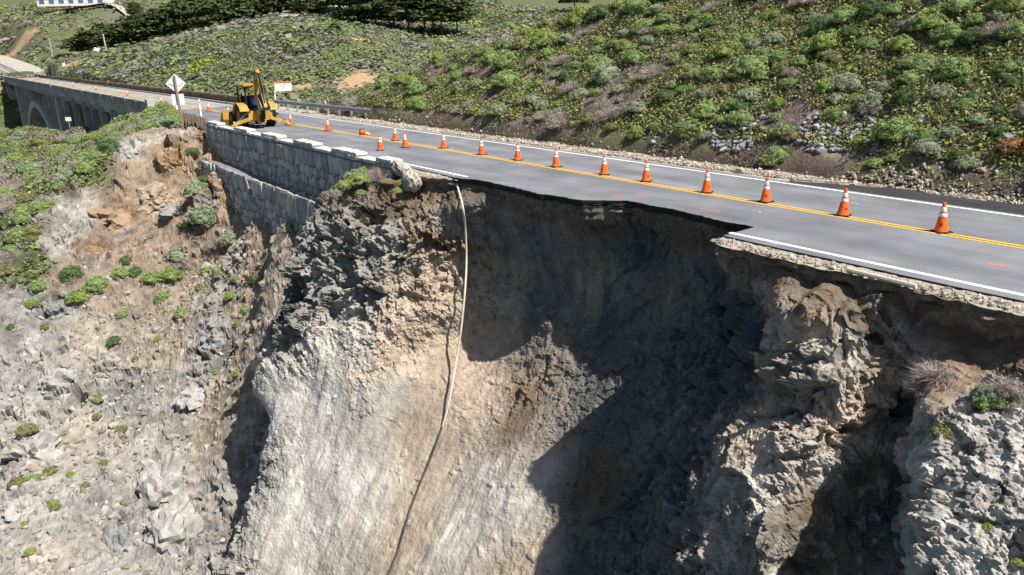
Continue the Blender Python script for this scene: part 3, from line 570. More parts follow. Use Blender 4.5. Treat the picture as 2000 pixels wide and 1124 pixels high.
# markings
def paint_mat(name, c, wear):
    m = node_mat(name, c, rough=.7, var=.12, scale=12); N = m.node_tree.nodes; L = m.node_tree.links; b = N['Principled BSDF']
    geo = N.new('ShaderNodeNewGeometry'); n = N.new('ShaderNodeTexNoise'); n.inputs['Scale'].default_value = 16; n.inputs['Detail'].default_value = 6; n.inputs['Roughness'].default_value = .75
    L.new(geo.outputs['Position'], n.inputs['Vector']); r = N.new('ShaderNodeMapRange'); r.inputs[1].default_value = wear; r.inputs[2].default_value = wear + .06; L.new(n.outputs[0], r.inputs[0])
    L.new(r.outputs[0], b.inputs['Alpha']); return m
MYEL = paint_mat('yellow_paint', (.72, .42, .06), .34); MWHT = paint_mat('white_paint', (.78, .78, .76), .33); MPINK = paint_mat('marking_paint', (.85, .16, .10), .40); MWORN = paint_mat('worn_white_paint', (.7, .7, .68), .47)
def line(name, x0, x1, y0, wd_, mat, z=.004, parent=None, y1=None, n=40, **k):
    xs_ = np.linspace(x0, x1, n); yy = np.linspace(y0, y0 if y1 is None else y1, n)
    return strip(name, [np.stack([xs_, yy + wd_ / 2, xs_ * 0 + z], 1), np.stack([xs_, yy - wd_ / 2, xs_ * 0 + z], 1)], mat, parent=parent, **k)
for yy in (-.09, .09): line('yellow_line', 40, -250, yy, .11, MYEL, parent=road, n=200)
line('black_line', 40, -64, 0, .06, MNEW, parent=road, z=.003)
line('white_line', 40, -3.07, -3.5, .14, MWHT, parent=road); line('white_line', -14.7, -20, -3.5, .13, MWHT, parent=road); line('white_line', -20, -64, -3.5, .12, MWORN, parent=road)
line('white_line', 40, -250, 3.2, .12, MWHT, parent=road, n=200)
for a, b in [((1195, 382), (1220, 386)), ((1366, 408), (1410, 416)), ((1238, 382), (1262, 385.5)), ((920, 320), (940, 322.5)), ((850, 314), (879, 311)), ((1928, 516), (1972, 523)), ((1080, 292), (1100, 295))]:
    p = at_z(*a); q = at_z(*b); line('paint_mark', p[0], q[0], p[1], .06, MPINK, parent=road, y1=q[1], z=.005, n=6)
for a, b in [((1470, 412), (1488, 415)), ((1662, 396), (1676, 399)), ((1506, 476), (1532, 479)), ((625, 262), (690, 268)), ((640, 275), (672, 273))]:
    p = at_z(*a); q = at_z(*b); line('paint_mark', p[0], q[0], p[1], .05, MWORN, parent=road, y1=q[1], z=.005, n=6)
# ------------------------------------------------------------------ stone retaining wall with its notched parapet
def rock_mat(name, a, b, sc_=3.0): return node_mat(name, a, rough=.9, var=.3, scale=sc_, bump=.7, bscale=14, color2=b)
MST = [rock_mat('wall_stone_grey', (.40, .40, .39), (.29, .30, .30)), rock_mat('wall_stone_pale', (.54, .53, .51), (.40, .40, .39)), rock_mat('wall_stone_blue', (.28, .30, .315), (.21, .225, .24)), rock_mat('wall_stone_tan', (.44, .38, .31), (.33, .29, .24))]
MMORT = node_mat('mortar', (.21, .205, .195), var=.3, scale=8, bump=.6)
MCAP = rock_mat('cap_stone', (.62, .61, .58), (.50, .49, .46))
def clip_poly(poly, n, c):
    out = []
    for i in range(len(poly)):
        a, b = poly[i], poly[(i + 1) % len(poly)]; da, db = a[0] * n[0] + a[1] * n[1] - c, b[0] * n[0] + b[1] * n[1] - c
        if da <= 0: out.append(a)
        if (da < 0 < db) or (db < 0 < da): t = da / (da - db); out.append((a[0] + (b[0] - a[0]) * t, a[1] + (b[1] - a[1]) * t))
    return out
def voronoi(seeds, box, ztop=None):
    res = []; S = np.array(seeds)
    for i, p in enumerate(seeds):
        poly = [(box[0], box[1]), (box[2], box[1]), (box[2], box[3]), (box[0], box[3])]
        d = ((S - S[i]) ** 2).sum(1); near = np.argsort(d)[1:22]
        for j in near:
            q = S[j]; n = (q[0] - p[0], q[1] - p[1]); c = (q[0] ** 2 + q[1] ** 2 - p[0] ** 2 - p[1] ** 2) / 2; poly = clip_poly(poly, n, c)
            if len(poly) < 3: break
        res.append(poly)
    return res
def stone_wall(root, seeds, box, yface, batter, keep, limit=300):
    """each stone is a bevelled, slightly tilted block of its own, set proud of the mortar"""
    cells = voronoi(seeds, box); n = 0; rest = MB()
    order = sorted(range(len(cells)), key=lambda i: -seeds[i][1])
    for i in order:
        poly = cells[i]; sx, sz = seeds[i]
        if len(poly) < 3 or not keep(sx, sz): continue
        cxp = sum(p[0] for p in poly) / len(poly); czp = sum(p[1] for p in poly) / len(poly)
        dep = random.uniform(.03, .11); tx, tz = random.uniform(-.1, .1), random.uniform(-.1, .1)
        m = MB(); rings = []
        for sh, pr in ((.93, -.05), (.91, dep * .55), (.70, dep)):
            ring = []
            for p in poly:
                x = cxp + (p[0] - cxp) * sh; z = czp + (p[1] - czp) * sh
                ring.append((x - sx, -(pr + (x - cxp) * tx + (z - czp) * tz + random.uniform(-.008, .008)) - batter * (-z), z - sz))
            rings.append(ring)
        k = len(poly)
        for r_ in rings: m.v += r_
        for a in range(2):
            for q in range(k): m.f.append((a * k + q, a * k + (q + 1) % k, (a + 1) * k + (q + 1) % k, (a + 1) * k + q))
        m.f.append(tuple(2 * k + q for q in range(k)))
        if n < limit:
            o = m.build('stone', random.choices(MST, (4, 4, 4, 1))[0], root); o.location = (sx, yface, sz); n += 1
        else:
            b = len(rest.v); rest.v += [(v[0] + sx, v[1] + yface, v[2] + sz) for v in m.v]; rest.f += [tuple(b + q for q in f) for f in m.f]
    if rest.v: rest.build('small_stones', MST[0], root, kind='stuff')
WX0, WX1 = -44.2, -18.3
merlons = [(-44.2, -41.6), (-38.3, -35.8), (-33.4, -30.9), (-28.7, -26.2), (-24.0, -21.4), (-19.6, -18.3)]
def wall_top(x): return .36 if any(a <= x <= b for a, b in merlons) else .12
wall = thing('retaining_wall', 'tall grey stone retaining wall with notched parapet holding up the road', 'wall')
def jseeds(x0, x1, z0, z1, dx, dz):
    out = []; nz = int((z1 - z0) / dz)
    for j in range(nz):
        x = x0 + random.uniform(0, dx)
        while x < x1:
            out.append((x, z0 + (j + .5) * dz + random.uniform(-.3, .3) * dz)); x += dx * random.uniform(.55, 1.5)
    return out
# the wall face follows the road; the parapet is carried up to the merlon tops stone by stone
m = MB()
m.box(((WX0 + WX1) / 2, -4.42, -2.3), (WX1 - WX0, .44, 4.6)); 
for a, b in merlons: m.box(((a + b) / 2, -4.42, .12), (b - a, .42, .23))
lows = [(merlons[i][1], merlons[i + 1][0]) for i in range(len(merlons) - 1)]
for a, b in lows: m.box(((a + b) / 2, -4.42, .035), (b - a, .42, .07))
m.build('mortar_core', MMORT, wall)
def wbot(x): return np.interp(x, [-44.2, -41, -36, -30, -26, -18], [-1.6, -2.5, -3.1, -3.6, -3.6, -1.5])
seeds = jseeds(WX0, WX1, -4.0, .0, .42, .46)
stone_wall(wall, seeds, (WX0, -4.4, WX1, .02), -4.66, .03, lambda x, z: z > wbot(x) - .3)
for a, b in merlons:
    stone_wall(wall, jseeds(a, b, .0, .30, .4, .3), (a, .02, b, .25), -4.655, 0, lambda x, z: True)
capz = []
for seg, zt in [(s_2, .24) for s_2 in merlons] + [(s_2, .08) for s_2 in lows]:
    x = seg[0]
    while x < seg[1] - .05:
        L_ = min(random.uniform(.5, .95), seg[1] - x)
        if seg[1] - x - L_ < .2: L_ = seg[1] - x
        bm = bmesh.new(); bmesh.ops.create_cube(bm, size=1.0); bmesh.ops.subdivide_edges(bm, edges=bm.edges[:], cuts=2, use_grid_fill=True)
        for v in bm.verts:
            r_ = 1 - .10 * max(0, abs(v.co.x) + abs(v.co.z) - .7); v.co = Vector((v.co.x * (L_ - .015) * r_, v.co.y * random.uniform(.50, .56) * r_, v.co.z * .12 * r_ + random.uniform(-.012, .012)))
        m = MB(); m.add_bm(bm); o = m.build('cap_stone', MCAP, wall); o.location = (x + L_ / 2, -4.43, zt + .055); x += L_
# lower wall at its foot, with a ledge between the two
low = thing('lower_wall', 'low stepped stone wall at the foot of the tall retaining wall', 'wall')
m = MB(); P1 = [(-43.5, -2.0), (-41, -1.9), (-38, -1.9), (-33.4, -2.1), (-30.5, -2.3), (-28, -2.5), (-26.2, -2.9), (-24, -3.3)]
def ltop(x): return float(np.interp(x, [p[0] for p in P1], [p[1] for p in P1]))
poly = [(p[0], p[1]) for p in P1] + [(-24, -7), (-43.5, -4.2)]
m.prism(poly, 0, .9, Matrix.Translation((0, -4.66, 0)) @ XZ)      # from the tall wall out to the lower face
m.build('mortar_core', MMORT, low)
seeds = jseeds(-43.5, -24, -6.5, -1.85, .42, .46); seeds = [s_2 for s_2 in seeds if s_2[1] < ltop(s_2[0]) - .12]
stone_wall(low, seeds, (-43.5, -6.7, -24, -1.9), -5.575, .02, lambda x, z: z < ltop(x) - .15 and z > -3.2 - .18 * (x + 43.5))
# broken end of the parapet hanging over the slide
def boulder(name, r, mat, seed, parent=None, sub=3, facet=.5, **k):
    bm = bmesh.new(); bmesh.ops.create_icosphere(bm, subdivisions=sub, radius=1.0)
    V = np.array([v.co for v in bm.verts]); p = V * 1.0 + seed * 7.3
    f, _, _ = facets(p, .9, seed, .8, .35); f2, _, _ = facets(p, .4, seed + 5, .8, .35); f3, _, _ = facets(p + .1 * np.stack([fbm(p, .3, 2, 1), fbm(p, .3, 2, 2), fbm(p, .3, 2, 3)], 1), .2, seed + 9, .9, .4); d = 1 + facet * (.30 * f + .14 * f2 + (.07 if sub > 3 else 0) * f3) + .12 * fbm(p, .7, 3, seed)
    for v, q, s_2 in zip(bm.verts, V, d): v.co = Vector(q * s_2 * np.array(r))
    m = MB(); m.add_bm(bm); return m.build(name, mat, parent, **k)
MBRK = rock_mat('broken_masonry', (.46, .42, .37), (.33, .29, .25))
o = boulder('broken_wall_end', (.36, .3, .42), MBRK, 3, facet=1.3, label='pale broken chunk of parapet hanging at the end of the stone wall', cat='rubble'); o.location = (-16.6, -4.75, -.25); o.rotation_euler = (.2, .5, .3)
o = boulder('broken_wall_end', (.55, .3, .24), MBRK, 5, facet=1.3, label='whitish sloping masonry stub where the notched parapet breaks off', cat='rubble'); o.location = (-17.7, -4.5, .05); o.rotation_euler = (0, .35, .1)
# ------------------------------------------------------------------ concrete arch bridge
MCON = node_mat('bridge_concrete', (.40, .405, .395), var=.3, scale=.8, bump=.3, bscale=6, color2=(.30, .305, .30))
MRAILF = node_mat('weathered_rail_concrete', (.22, .165, .12), var=.35, scale=2, bump=.3, bscale=8, color2=(.16, .12, .09))
MDECK = asphalt_mat('bridge_deck_surface', (.32, .295, .265))
bridge = thing('arch_bridge', 'long concrete arch bridge carrying the road across the ravine', 'bridge', (-64, 0, 0))
def bp(mb, name, mat=MCON, parent=None, **k):
    o = mb.build(name, mat, parent or bridge, **k)
    if parent is None: o.matrix_parent_inverse = Matrix.Translation((64, 0, 0))
    return o
m = MB(); m.box((-157, 0, -.06), (186, 7.7, .1)); bp(m, 'deck', MDECK)
m = MB(); m.box((-157, 0, -.45), (186, 7.9, .6)); m.box((-157, -3.2, -1.0), (186, .5, .7)); m.box((-157, 3.2, -1.0), (186, .5, .7)); bp(m, 'deck_slab')
for s_2 in (-1, 1):
    m = MB(); m.box((-157, s_2 * 3.72, .05), (186, .35, .22)); bp(m, 'kerb')
# railings: panels with fluted slots between posts
def rail_panel(name, x0, x1, y, z0, z1, mat, step):
    m = MB(); L_ = x0 - x1
    m.box(((x0 + x1) / 2, y, z1 - .07), (L_, .28, .14)); m.box(((x0 + x1) / 2, y, z0 + .1), (L_, .26, .2)); m.box(((x0 + x1) / 2, y, (z0 + z1) / 2), (L_, .06, z1 - z0 - .3))
    n = max(2, int(L_ / step))
    for i in range(n):
        x = x1 + (i + .5) * L_ / n; m.box((x, y, (z0 + z1) / 2 + .02), (L_ / n * .55, .16, z1 - z0 - .32))
    return bp(m, name, mat)
posts = [-64, -69, -74.3, -81, -88.2, -95, -101.9, -109, -116.5, -125, -133.7, -145, -157, -169, -181, -193, -205, -217, -228, -239.1, -250]
big = {-64, -133.7, -239.1}
for y, mat in ((-4.0, MCON), (4.0, MRAILF)):
    for i, x in enumerate(posts if y < 0 else [-57.0] + posts):
        m = MB(); w_2 = .9 if x in big else .38; h = 1.0 if x in big else .84
        m.box((x, y, h / 2 - .1), (w_2, .5 if x in big else .34, h + .2), bevel=.03); bp(m, 'post', MRAILF if y > 0 else MCON)
        if i: rail_panel('rail_panel', (posts if y < 0 else [-57.0] + posts)[i - 1] - .3, x + .3, y, -.15, .76, mat, .3)
# cross beams under the deck, columns of the approach spans and of the arch
def ribz(x): return -3.1 - .0095 * (x + 169) ** 2
for x in [-70, -78, -86, -94, -100.5, -107, -117, -127]:
    for y in (-3.3, 3.3):
        m = MB(); m.box((x, y, -14.5), (.65, .7, 26.5)); bp(m, 'column')
    m = MB(); m.box((x, 0, -1.45), (.6, 7.4, .9)); m.box((x + .9, -3.3, -1.3), (1.3, .5, .5)); m.box((x - .9, -3.3, -1.3), (1.3, .5, .5)); bp(m, 'cross_beam')
for x in (-132.5, -207.5):
    for y in (-3.4, 3.4):
        m = MB(); m.prism([(-1.6, -27), (1.6, -27), (1.25, -1.2), (-1.25, -1.2)], 0, 1.3, Matrix.Translation((x, y + .65, 0)) @ XZ); bp(m, 'pier')
    m = MB(); m.box((x, 0, -14), (1.6, 5.4, 25)); bp(m, 'pier_wall')
for y in (-3.35, 3.35):
    m = MB(); xs_ = np.linspace(-212, -126, 44); up = [(x, ribz(x)) for x in xs_]; dn = [(x, ribz(x) - 1.25 - .0007 * (x + 169) ** 2) for x in xs_[::-1]]
    for i in range(43):
        a, b = up[i], up[i + 1]; c, d = dn[42 - i], dn[43 - i]
        m.prism([a, b, c, d], 0, 1.3, Matrix.Translation((0, y + .65, 0)) @ XZ)
    bp(m, 'arch_rib', node_mat('arch_concrete', (.46, .45, .42), var=.25, scale=.6, bump=.2))
for x in [-200, -193.5, -187, -180.5, -154, -147.5, -141]:
    for y in (-3.35, 3.35):
        zb = ribz(x) + .05; m = MB(); m.box((x, y, (-1.3 + zb) / 2), (.55, .6, -1.3 - zb)); bp(m, 'column')
    m = MB(); m.box((x, 0, -1.4), (.5, 7.2, .7)); bp(m, 'cross_beam')
m = MB(); m.box((-246, 0, -6), (14, 7.6, 11)); bp(m, 'abutment'); m = MB(); m.box((-68, 0, -8), (6, 7.0, 13)); bp(m, 'abutment')
MGR2 = node_mat('pale_gravel', (.38, .35, .30), var=.25, scale=3)
strip('turnout', [road_off(-4.8, .1), road_off(3, .2), road_off(4.4, .2), road_off(10.5, .2)], MGR2, kind='structure')
strip('far_road', [road_off(-3.9, .26), road_off(3.9, .26)], MASPH, kind='structure')
for d, mt in ((-.1, MYEL), (.1, MYEL), (3.3, MWHT), (-3.3, MWHT)): strip('road_line', [road_off(d - .14, .275), road_off(d + .14, .275)], mt, kind='structure')
# ------------------------------------------------------------------ traffic cones
MORG = node_mat('cone_orange', (.85, .13, .02), rough=.6, var=.3, scale=11, spec=.3); MCW = node_mat('cone_white_band', (.82, .82, .80), rough=.4, var=.06); MCB = node_mat('cone_rubber_base', (.035, .03, .027), rough=.8, var=.3)
MINK = node_mat('cone_stencil', (.10, .05, .02))
def cone_r(z): return .152 - (.152 - .032) * (z - .03) / .66
def make_cone(label):
    t = thing('traffic_cone', label, 'traffic cone', group='orange traffic cones along the road')
    m = MB(); m.box((0, 0, .014), (.36, .36, .028), bevel=.01); m.box((0, 0, .032), (.31, .31, .02), bevel=.006); m.build('base', MCB, t)
    pr = [(cone_r(.03) + .004, .04)] + [(cone_r(z), z) for z in (.06, .2, .34, .5, .6, .67)] + [(.034, .69), (.026, .705), (.012, .705)]
    m = MB(); m.lathe(pr, n=24); m.build('cone_body', MORG, t, smooth=True)
    for z0, z1 in ((.375, .455), (.495, .60)):
        m = MB(); m.lathe([(cone_r(z0) + .002, z0), (cone_r(z0) + .0035, z0 + .004), (cone_r(z1) + .0035, z1 - .004), (cone_r(z1) + .002, z1)], n=24); m.build('reflective_band', MCW, t, smooth=True)
    m = MB()
    for k, (a, z) in enumerate([(-.1, .19), (.05, .205), (.2, .23), (.12, .175), (.28, .2)]):
        r_ = cone_r(z) + .0025; an = -.9 + a; m.box((r_ * math.cos(an), r_ * math.sin(an), z), (.004, .018, .04 if k % 2 else .022), Matrix.Rotation(an, 3, 'Z') @ Matrix.Rotation(.4 * (k - 2), 3, 'X'))
    m.build('stencil_mark', MINK, t)
    return t
proto = None
ords = ['first', 'second', 'third', 'fourth', 'fifth', 'sixth', 'seventh', 'eighth', 'ninth', 'tenth']
cone_px = [((1838, 454), 'orange and white cone on the yellow centre line, first from the right edge')] + [(p, 'orange and white cone on the yellow centre line, %s from the right edge' % ords[i + 1]) for i, p in enumerate([(1646, 421.5), (1495, 395), (1380, 376.5), (1262, 355), (1180, 341.5), (1086, 326.5), (1011, 313.5), (941, 302.5), (867, 290)])]
cone_px += [((792, 288.5), 'cone standing in the near lane next to the centre line beyond the tenth cone'), ((743, 294), 'cone standing furthest into the near lane, beside the stone parapet'), ((772, 275), 'cone on the centre line just behind the two lane cones'),
            ((641, 256), 'cone on the centre line between the backhoe and the toppled cone'), ((568, 243), 'cone right behind the extended stabilizer foot of the backhoe'), ((447, 228), 'cone beyond the loader bucket, partly hidden by the backhoe'), ((408, 217.5), 'lone cone in the road between the diamond sign and the backhoe'),
            ((316, 203), 'bridge cone nearest to the road sign, at the end of the near railing'), ((249, 188), 'second bridge cone behind the near railing, counted from the sign'), ((188, 177), 'third bridge cone behind the near railing, counted from the sign'), ((144, 169), 'fourth bridge cone behind the near railing, counted from the sign'), ((75, 156), 'fifth bridge cone, close to the far end of the bridge'), ((55, 152.5), 'last cone at the far end of the bridge')]
for i, (p, lab) in enumerate(cone_px):
    if proto is None: proto = t = make_cone(lab)
    else: t = copy_tree(proto, label=lab)
    q = at_z(*p); t.location = (q[0], q[1], .003); t.rotation_euler = (random.uniform(-.025, .025), random.uniform(-.025, .025), random.uniform(-.6, .6))
t = copy_tree(proto, label='toppled red-orange cone lying on its side on the centre line')
q = at_z(706, 264); t.location = (q[0], q[1], .16); t.rotation_euler = (math.radians(102), 0, math.radians(118))

# ------------------------------------------------------------------ backhoe loader
MYLW = node_mat('machine_yellow', (.50, .30, .055), rough=.6, var=.35, scale=3, spec=.2, color2=(.33, .20, .05)); MBLK = node_mat('machine_black', (.018, .018, .02), rough=.5, var=.3); MTYR = node_mat('tyre_rubber', (.03, .03, .03), rough=.85, var=.35, scale=5)
MSTEEL = node_mat('worn_steel', (.30, .28, .26), rough=.45, metal=.6, var=.35, scale=4); MCHR = node_mat('piston_chrome', (.6, .6, .62), rough=.2, metal=1, var=.05); MSEAT = node_mat('seat_vinyl', (.03, .05, .10), rough=.6)
bh = thing('backhoe_loader', 'yellow backhoe loader parked in the near lane with raised boom and open canopy', 'backhoe', (-41.2, -2.35, 0), math.pi)
def wheel(x, y, r, wd, name='wheel'):
    m = MB(); s = 1 if y > 0 else -1
    m.lathe([(r * .58, -wd / 2), (r * .9, -wd / 2), (r, -wd * .36), (r, wd * .36), (r * .9, wd / 2), (r * .58, wd / 2)], axis='Y', n=28)
    for k in range(18):
        a = 2 * math.pi * k / 18
        for sd_ in (-1, 1): m.box((r * 1.01 * math.cos(a + sd_ * .08), sd_ * wd * .22, r * 1.01 * math.sin(a + sd_ * .08)), (.06, wd * .5, .05), Matrix.Rotation(-(a + sd_ * .08), 3, 'Y') @ Matrix.Rotation(sd_ * .5, 3, 'X'))
    ty = m.build('wheel', MTYR, bh); ty.location = (x, y, r)
    m = MB(); m.lathe([(r * .6, -wd * .4), (r * .55, -wd * .1), (r * .25, 0), (r * .24, wd * .12), (.001, wd * .12)], axis='Y', n=24); m.lathe([(r * .6, wd * .4), (r * .5, wd * .2), (r * .2, wd * .1)], axis='Y', n=24); m.build('rim', MYLW, ty)
for y in (-.88, .88): wheel(0, y, .68, .46); wheel(2.15, y * .92, .44, .3)
m = MB(); m.box((1.0, 0, .75), (3.0, .62, .42), bevel=.04); m.box((0, 0, .68), (.3, 1.5, .3), bevel=.03); m.box((2.15, 0, .5), (.22, 1.4, .22), bevel=.03); m.build('chassis', MBLK, bh)
m = MB(); m.prism([(1.0, .95), (2.75, .95), (2.8, 1.25), (2.6, 1.45), (1.0, 1.58)], -.36, .36, XZ); m.build('engine_hood', MYLW, bh)
m = MB(); m.box((2.8, 0, 1.12), (.06, .6, .36)); m.build('grille', MBLK, bh)
m = MB(); m.tube([(1.7, .22, 1.5), (1.7, .22, 2.05)], .04); m.build('exhaust', MBLK, bh)
for y in (-.9, .9):
    m = MB(); pts = [(.86 * math.cos(a), .68 + .86 * math.sin(a)) for a in np.linspace(.15, 2.7, 12)]; inn = [(.78 * math.cos(a), .68 + .78 * math.sin(a)) for a in np.linspace(2.7, .15, 12)]
    for i in range(11): m.prism([pts[i], pts[i + 1], inn[10 - i], inn[11 - i]], -.27, .27, Matrix.Translation((0, y, 0)) @ XZ)
    m.build('rear_fender', MYLW, bh)
m = MB(); m.box((.45, 0, 1.0), (1.5, 1.1, .12)); m.box((1.05, 0, 1.45), (.14, 1.0, .9), bevel=.02); m.build('cab_floor', MBLK, bh)
m = MB(); m.box((.25, 0, 1.3), (.5, .5, .14), bevel=.05); m.box((.0, 0, 1.62), (.14, .48, .6), bevel=.05); m.box((.25, 0, 1.14), (.3, .3, .25)); m.build('operator_seat', MSEAT, bh)
m = MB(); m.tube([(.95, 0, 1.5), (.72, 0, 1.78)], .03); m.lathe([(.17, -.01), (.19, 0), (.17, .01)], (.72, 0, 1.79), n=16); m.build('steering_wheel', MBLK, bh)
for y in (-.2, .2):
    m = MB(); m.tube([(-.45, y, 1.05), (-.5, y, 1.65)], .018); m.lathe([(.001, 1.63), (.035, 1.66), (.001, 1.71)], (-.5, y, 0), n=10); m.build('control_lever', MBLK, bh)
for x in (-.42, 1.12):
    for y in (-.62, .62): m = MB(); m.bar((x, y, 1.0), (x * .96, y, 2.52), .085, bevel=.01); m.build('canopy_post', MBLK, bh)
m = MB(); m.box((.36, 0, 2.57), (1.95, 1.5, .1), bevel=.04); m.box((.36, 0, 2.63), (1.6, 1.2, .05), bevel=.02); m.build('canopy_roof', MYLW, bh)
for y in (-.5, .5): m = MB(); m.box((-.62, y, 2.46), (.1, .2, .12), bevel=.02); m.build('work_lamp', MBLK, bh)
# loader arms and front bucket
for y in (-.52, .52):
    m = MB(); m.bar((1.2, y, 1.35), (2.7, y, .95), .1, .2, .02); m.bar((2.7, y, .95), (3.35, y, .42), .1, .2, .02); m.build('loader_arm', MYLW, bh)
    m = MB(); m.tube([(1.3, y * 1.12, .8), (2.3, y * 1.12, .95)], .055); m.build('lift_cylinder', MBLK, bh); m = MB(); m.tube([(2.3, y * 1.12, .95), (2.7, y * 1.12, 1.0)], .03); m.build('piston_rod', MCHR, bh)
prof = [(3.35, .95), (3.3, .35), (3.45, .06), (4.15, .03)]; back = [(p[0] - .035, p[1] - .02) for p in prof[::-1]]
m = MB()
for i in range(3): m.prism([prof[i], prof[i + 1], back[2 - i], back[3 - i]], -1.1, 1.1, XZ)
m.build('front_bucket', MYLW, bh)
for y in (-1.1, 1.1): m = MB(); m.prism(prof + [(3.75, .55)], -.02, .02, Matrix.Translation((0, y, 0)) @ XZ); m.build('bucket_side', MYLW, bh)
m = MB(); m.box((4.18, 0, .03), (.12, 2.2, .03)); m.build('cutting_edge', MSTEEL, bh)
# rear frame, stabilizers, boom, stick and bucket
m = MB(); m.box((-.85, 0, .75), (.25, 1.5, .6), bevel=.03); m.box((-1.05, 0, .7), (.3, .5, .8), bevel=.04); m.build('rear_frame', MYLW, bh)
for s in (-1, 1):
    m = MB(); m.bar((-.95, s * .55, .62), (-.95, s * 1.62, .2 if s < 0 else .34), .16, .2, .02); m.build('stabilizer_arm', MYLW, bh)
    m = MB(); m.box((-.95, s * 1.7, .1 if s < 0 else .26), (.42, .34, .1), bevel=.02); m.prism([(-.15, 0), (.15, 0), (0, .24)], -.05, .05, Matrix.Translation((-.95, s * 1.68, .1 if s < 0 else .26)) @ XZ); m.build('stabilizer_foot', MYLW, bh)
    m = MB(); m.tube([(-.95, s * .6, 1.05), (-.95, s * 1.1, .75)], .055); m.build('stabilizer_cylinder', MBLK, bh); m = MB(); m.tube([(-.95, s * 1.1, .75), (-.95, s * 1.55, .38)], .032); m.build('piston_rod', MCHR, bh)
m = MB(); m.tube([(-1.2, 0, .4), (-1.2, 0, 1.2)], .14, 12); m.box((-1.3, 0, .8), (.34, .3, .5), bevel=.03); m.build('swing_post', MBLK, bh)
bs = [(-1.35, .85), (-1.05, 1.7), (-.95, 2.3), (-1.08, 2.85), (-1.27, 3.28)]
for y in (-.13, .13):
    m = MB()
    for a, b in zip(bs[:-1], bs[1:]): m.bar((a[0], y, a[1]), (b[0], y, b[1]), .05, .3, .01)
    m.build('boom_plate', MYLW, bh)
m = MB()
for a, b in zip(bs[:-1], bs[1:]): m.bar((a[0] + .1, 0, a[1]), (b[0] + .1, 0, b[1]), .22, .05)
m.build('boom_web', MYLW, bh)
m = MB(); m.tube([(-1.6, 0, 1.15), (-1.42, 0, 2.3)], .075, 10); m.build('boom_cylinder', MBLK, bh); m = MB(); m.tube([(-1.42, 0, 2.3), (-1.28, 0, 2.9)], .045); m.build('piston_rod', MCHR, bh)
m = MB(); m.bar((-1.22, 0, 3.36), (-2.05, 0, 1.25), .2, .26, .02); m.bar((-1.17, 0, 3.38), (-1.42, 0, 3.2), .24, .3, .02); m.build('stick', MYLW, bh)
m = MB(); m.tube([(-1.45, -.02, 3.28), (-1.95, -.02, 2.3)], .075, 10); m.build('stick_cylinder', MBLK, bh); m = MB(); m.tube([(-1.95, -.02, 2.3), (-2.2, -.02, 1.75)], .045); m.build('piston_rod', MCHR, bh)
for y in (-.16, .16): m = MB(); m.tube([(-1.05, y, 3.15), (-1.3, y, 3.55), (-1.6, y, 3.15), (-1.85, y, 2.4), (-2.1, y, 1.7)], .022, 6); m.build('hydraulic_hose', MBLK, bh)
bk = [(-2.05, 1.3), (-1.75, 1.1), (-1.35, 1.2), (-1.18, 1.6), (-1.25, 2.05)]; bi = [(p[0] - .03, p[1] + .02) for p in bk[::-1]]
m = MB()
for i in range(4): m.prism([bk[i], bk[i + 1], bi[3 - i], bi[4 - i]], -.26, .26, Matrix.Translation((-.18, 0, 0)) @ XZ)
m.build('digging_bucket', MSTEEL, bh)
for y in (-.26, .26): m = MB(); m.prism(bk + [(-1.75, 1.62)], -.015, .015, Matrix.Translation((-.18, y, 0)) @ XZ); m.build('bucket_side', MSTEEL, bh)
for k in range(4): m = MB(); m.prism([(-.03, 0), (.03, 0), (.0, .16)], -.03, .03, Matrix.Translation((-1.44, -.2 + k * .133, 2.04)) @ XZ); m.build('bucket_tooth', MSTEEL, bh)
m = MB(); m.tube([(-2.05, 0, 1.4), (-1.85, 0, 1.75), (-1.7, 0, 1.55)], .05); m.build('bucket_link', MSTEEL, bh)
for y in (-.55, .55): m = MB(); m.box((-.62, y, 1.12), (.08, .18, .1), bevel=.01); m.build('tail_lamp', node_mat('lamp_red', (.5, .02, .02), rough=.3), bh)

# ------------------------------------------------------------------ guardrails
MGALV = node_mat('galvanized_steel', (.36, .38, .41), rough=.5, metal=.55, var=.2, scale=3); MWOOD = node_mat('weathered_timber', (.20, .155, .12), rough=.9, var=.4, scale=4, bump=.5, bscale=12)
def w_beam(name, pts, h=.31, face=-1):
    """corrugated rail along pts, the ridges towards -y"""
    prof = [(0, -h / 2), (.06 * face, -h * .38), (.075 * face, -h * .26), (.01 * face, -h * .06), (.01 * face, h * .06), (.075 * face, h * .26), (.06 * face, h * .38), (0, h / 2)]
    V = []; n = len(prof)
    for p in pts:
        for d in (0, .012):
            for a, z in prof: V.append((p[0], p[1] + a - d * face, p[2] + z))
    P_ = np.array(V).reshape(len(pts), 2, n, 3); m = MB(); m.v = [tuple(v) for v in P_.reshape(-1, 3)]
    I = np.arange(len(pts) * 2 * n).reshape(len(pts), 2, n)
    for i in range(len(pts) - 1):
        for k in range(n - 1):
            m.f.append((I[i, 0, k], I[i + 1, 0, k], I[i + 1, 0, k + 1], I[i, 0, k + 1])); m.f.append((I[i, 1, k], I[i, 1, k + 1], I[i + 1, 1, k + 1], I[i + 1, 1, k]))
        for k in (0, n - 1): m.f.append((I[i, 0, k], I[i + 1, 0, k], I[i + 1, 1, k], I[i, 1, k]))
    return m
gr = thing('guardrail', 'long galvanized guardrail on the inland side between bridge railing and hillside', 'guardrail', (-49, 4.8, 0))
gp = [(-57.2, 4.35, .58), (-53, 4.55, .58), (-49, 4.7, .58), (-45, 4.8, .58), (-42, 4.95, .56), (-40.3, 5.25, .5)]
def gadd(m, name, mat, root): o = m.build(name, mat, root); o.matrix_parent_inverse = Matrix.Translation(-Vector(root.location)); return o
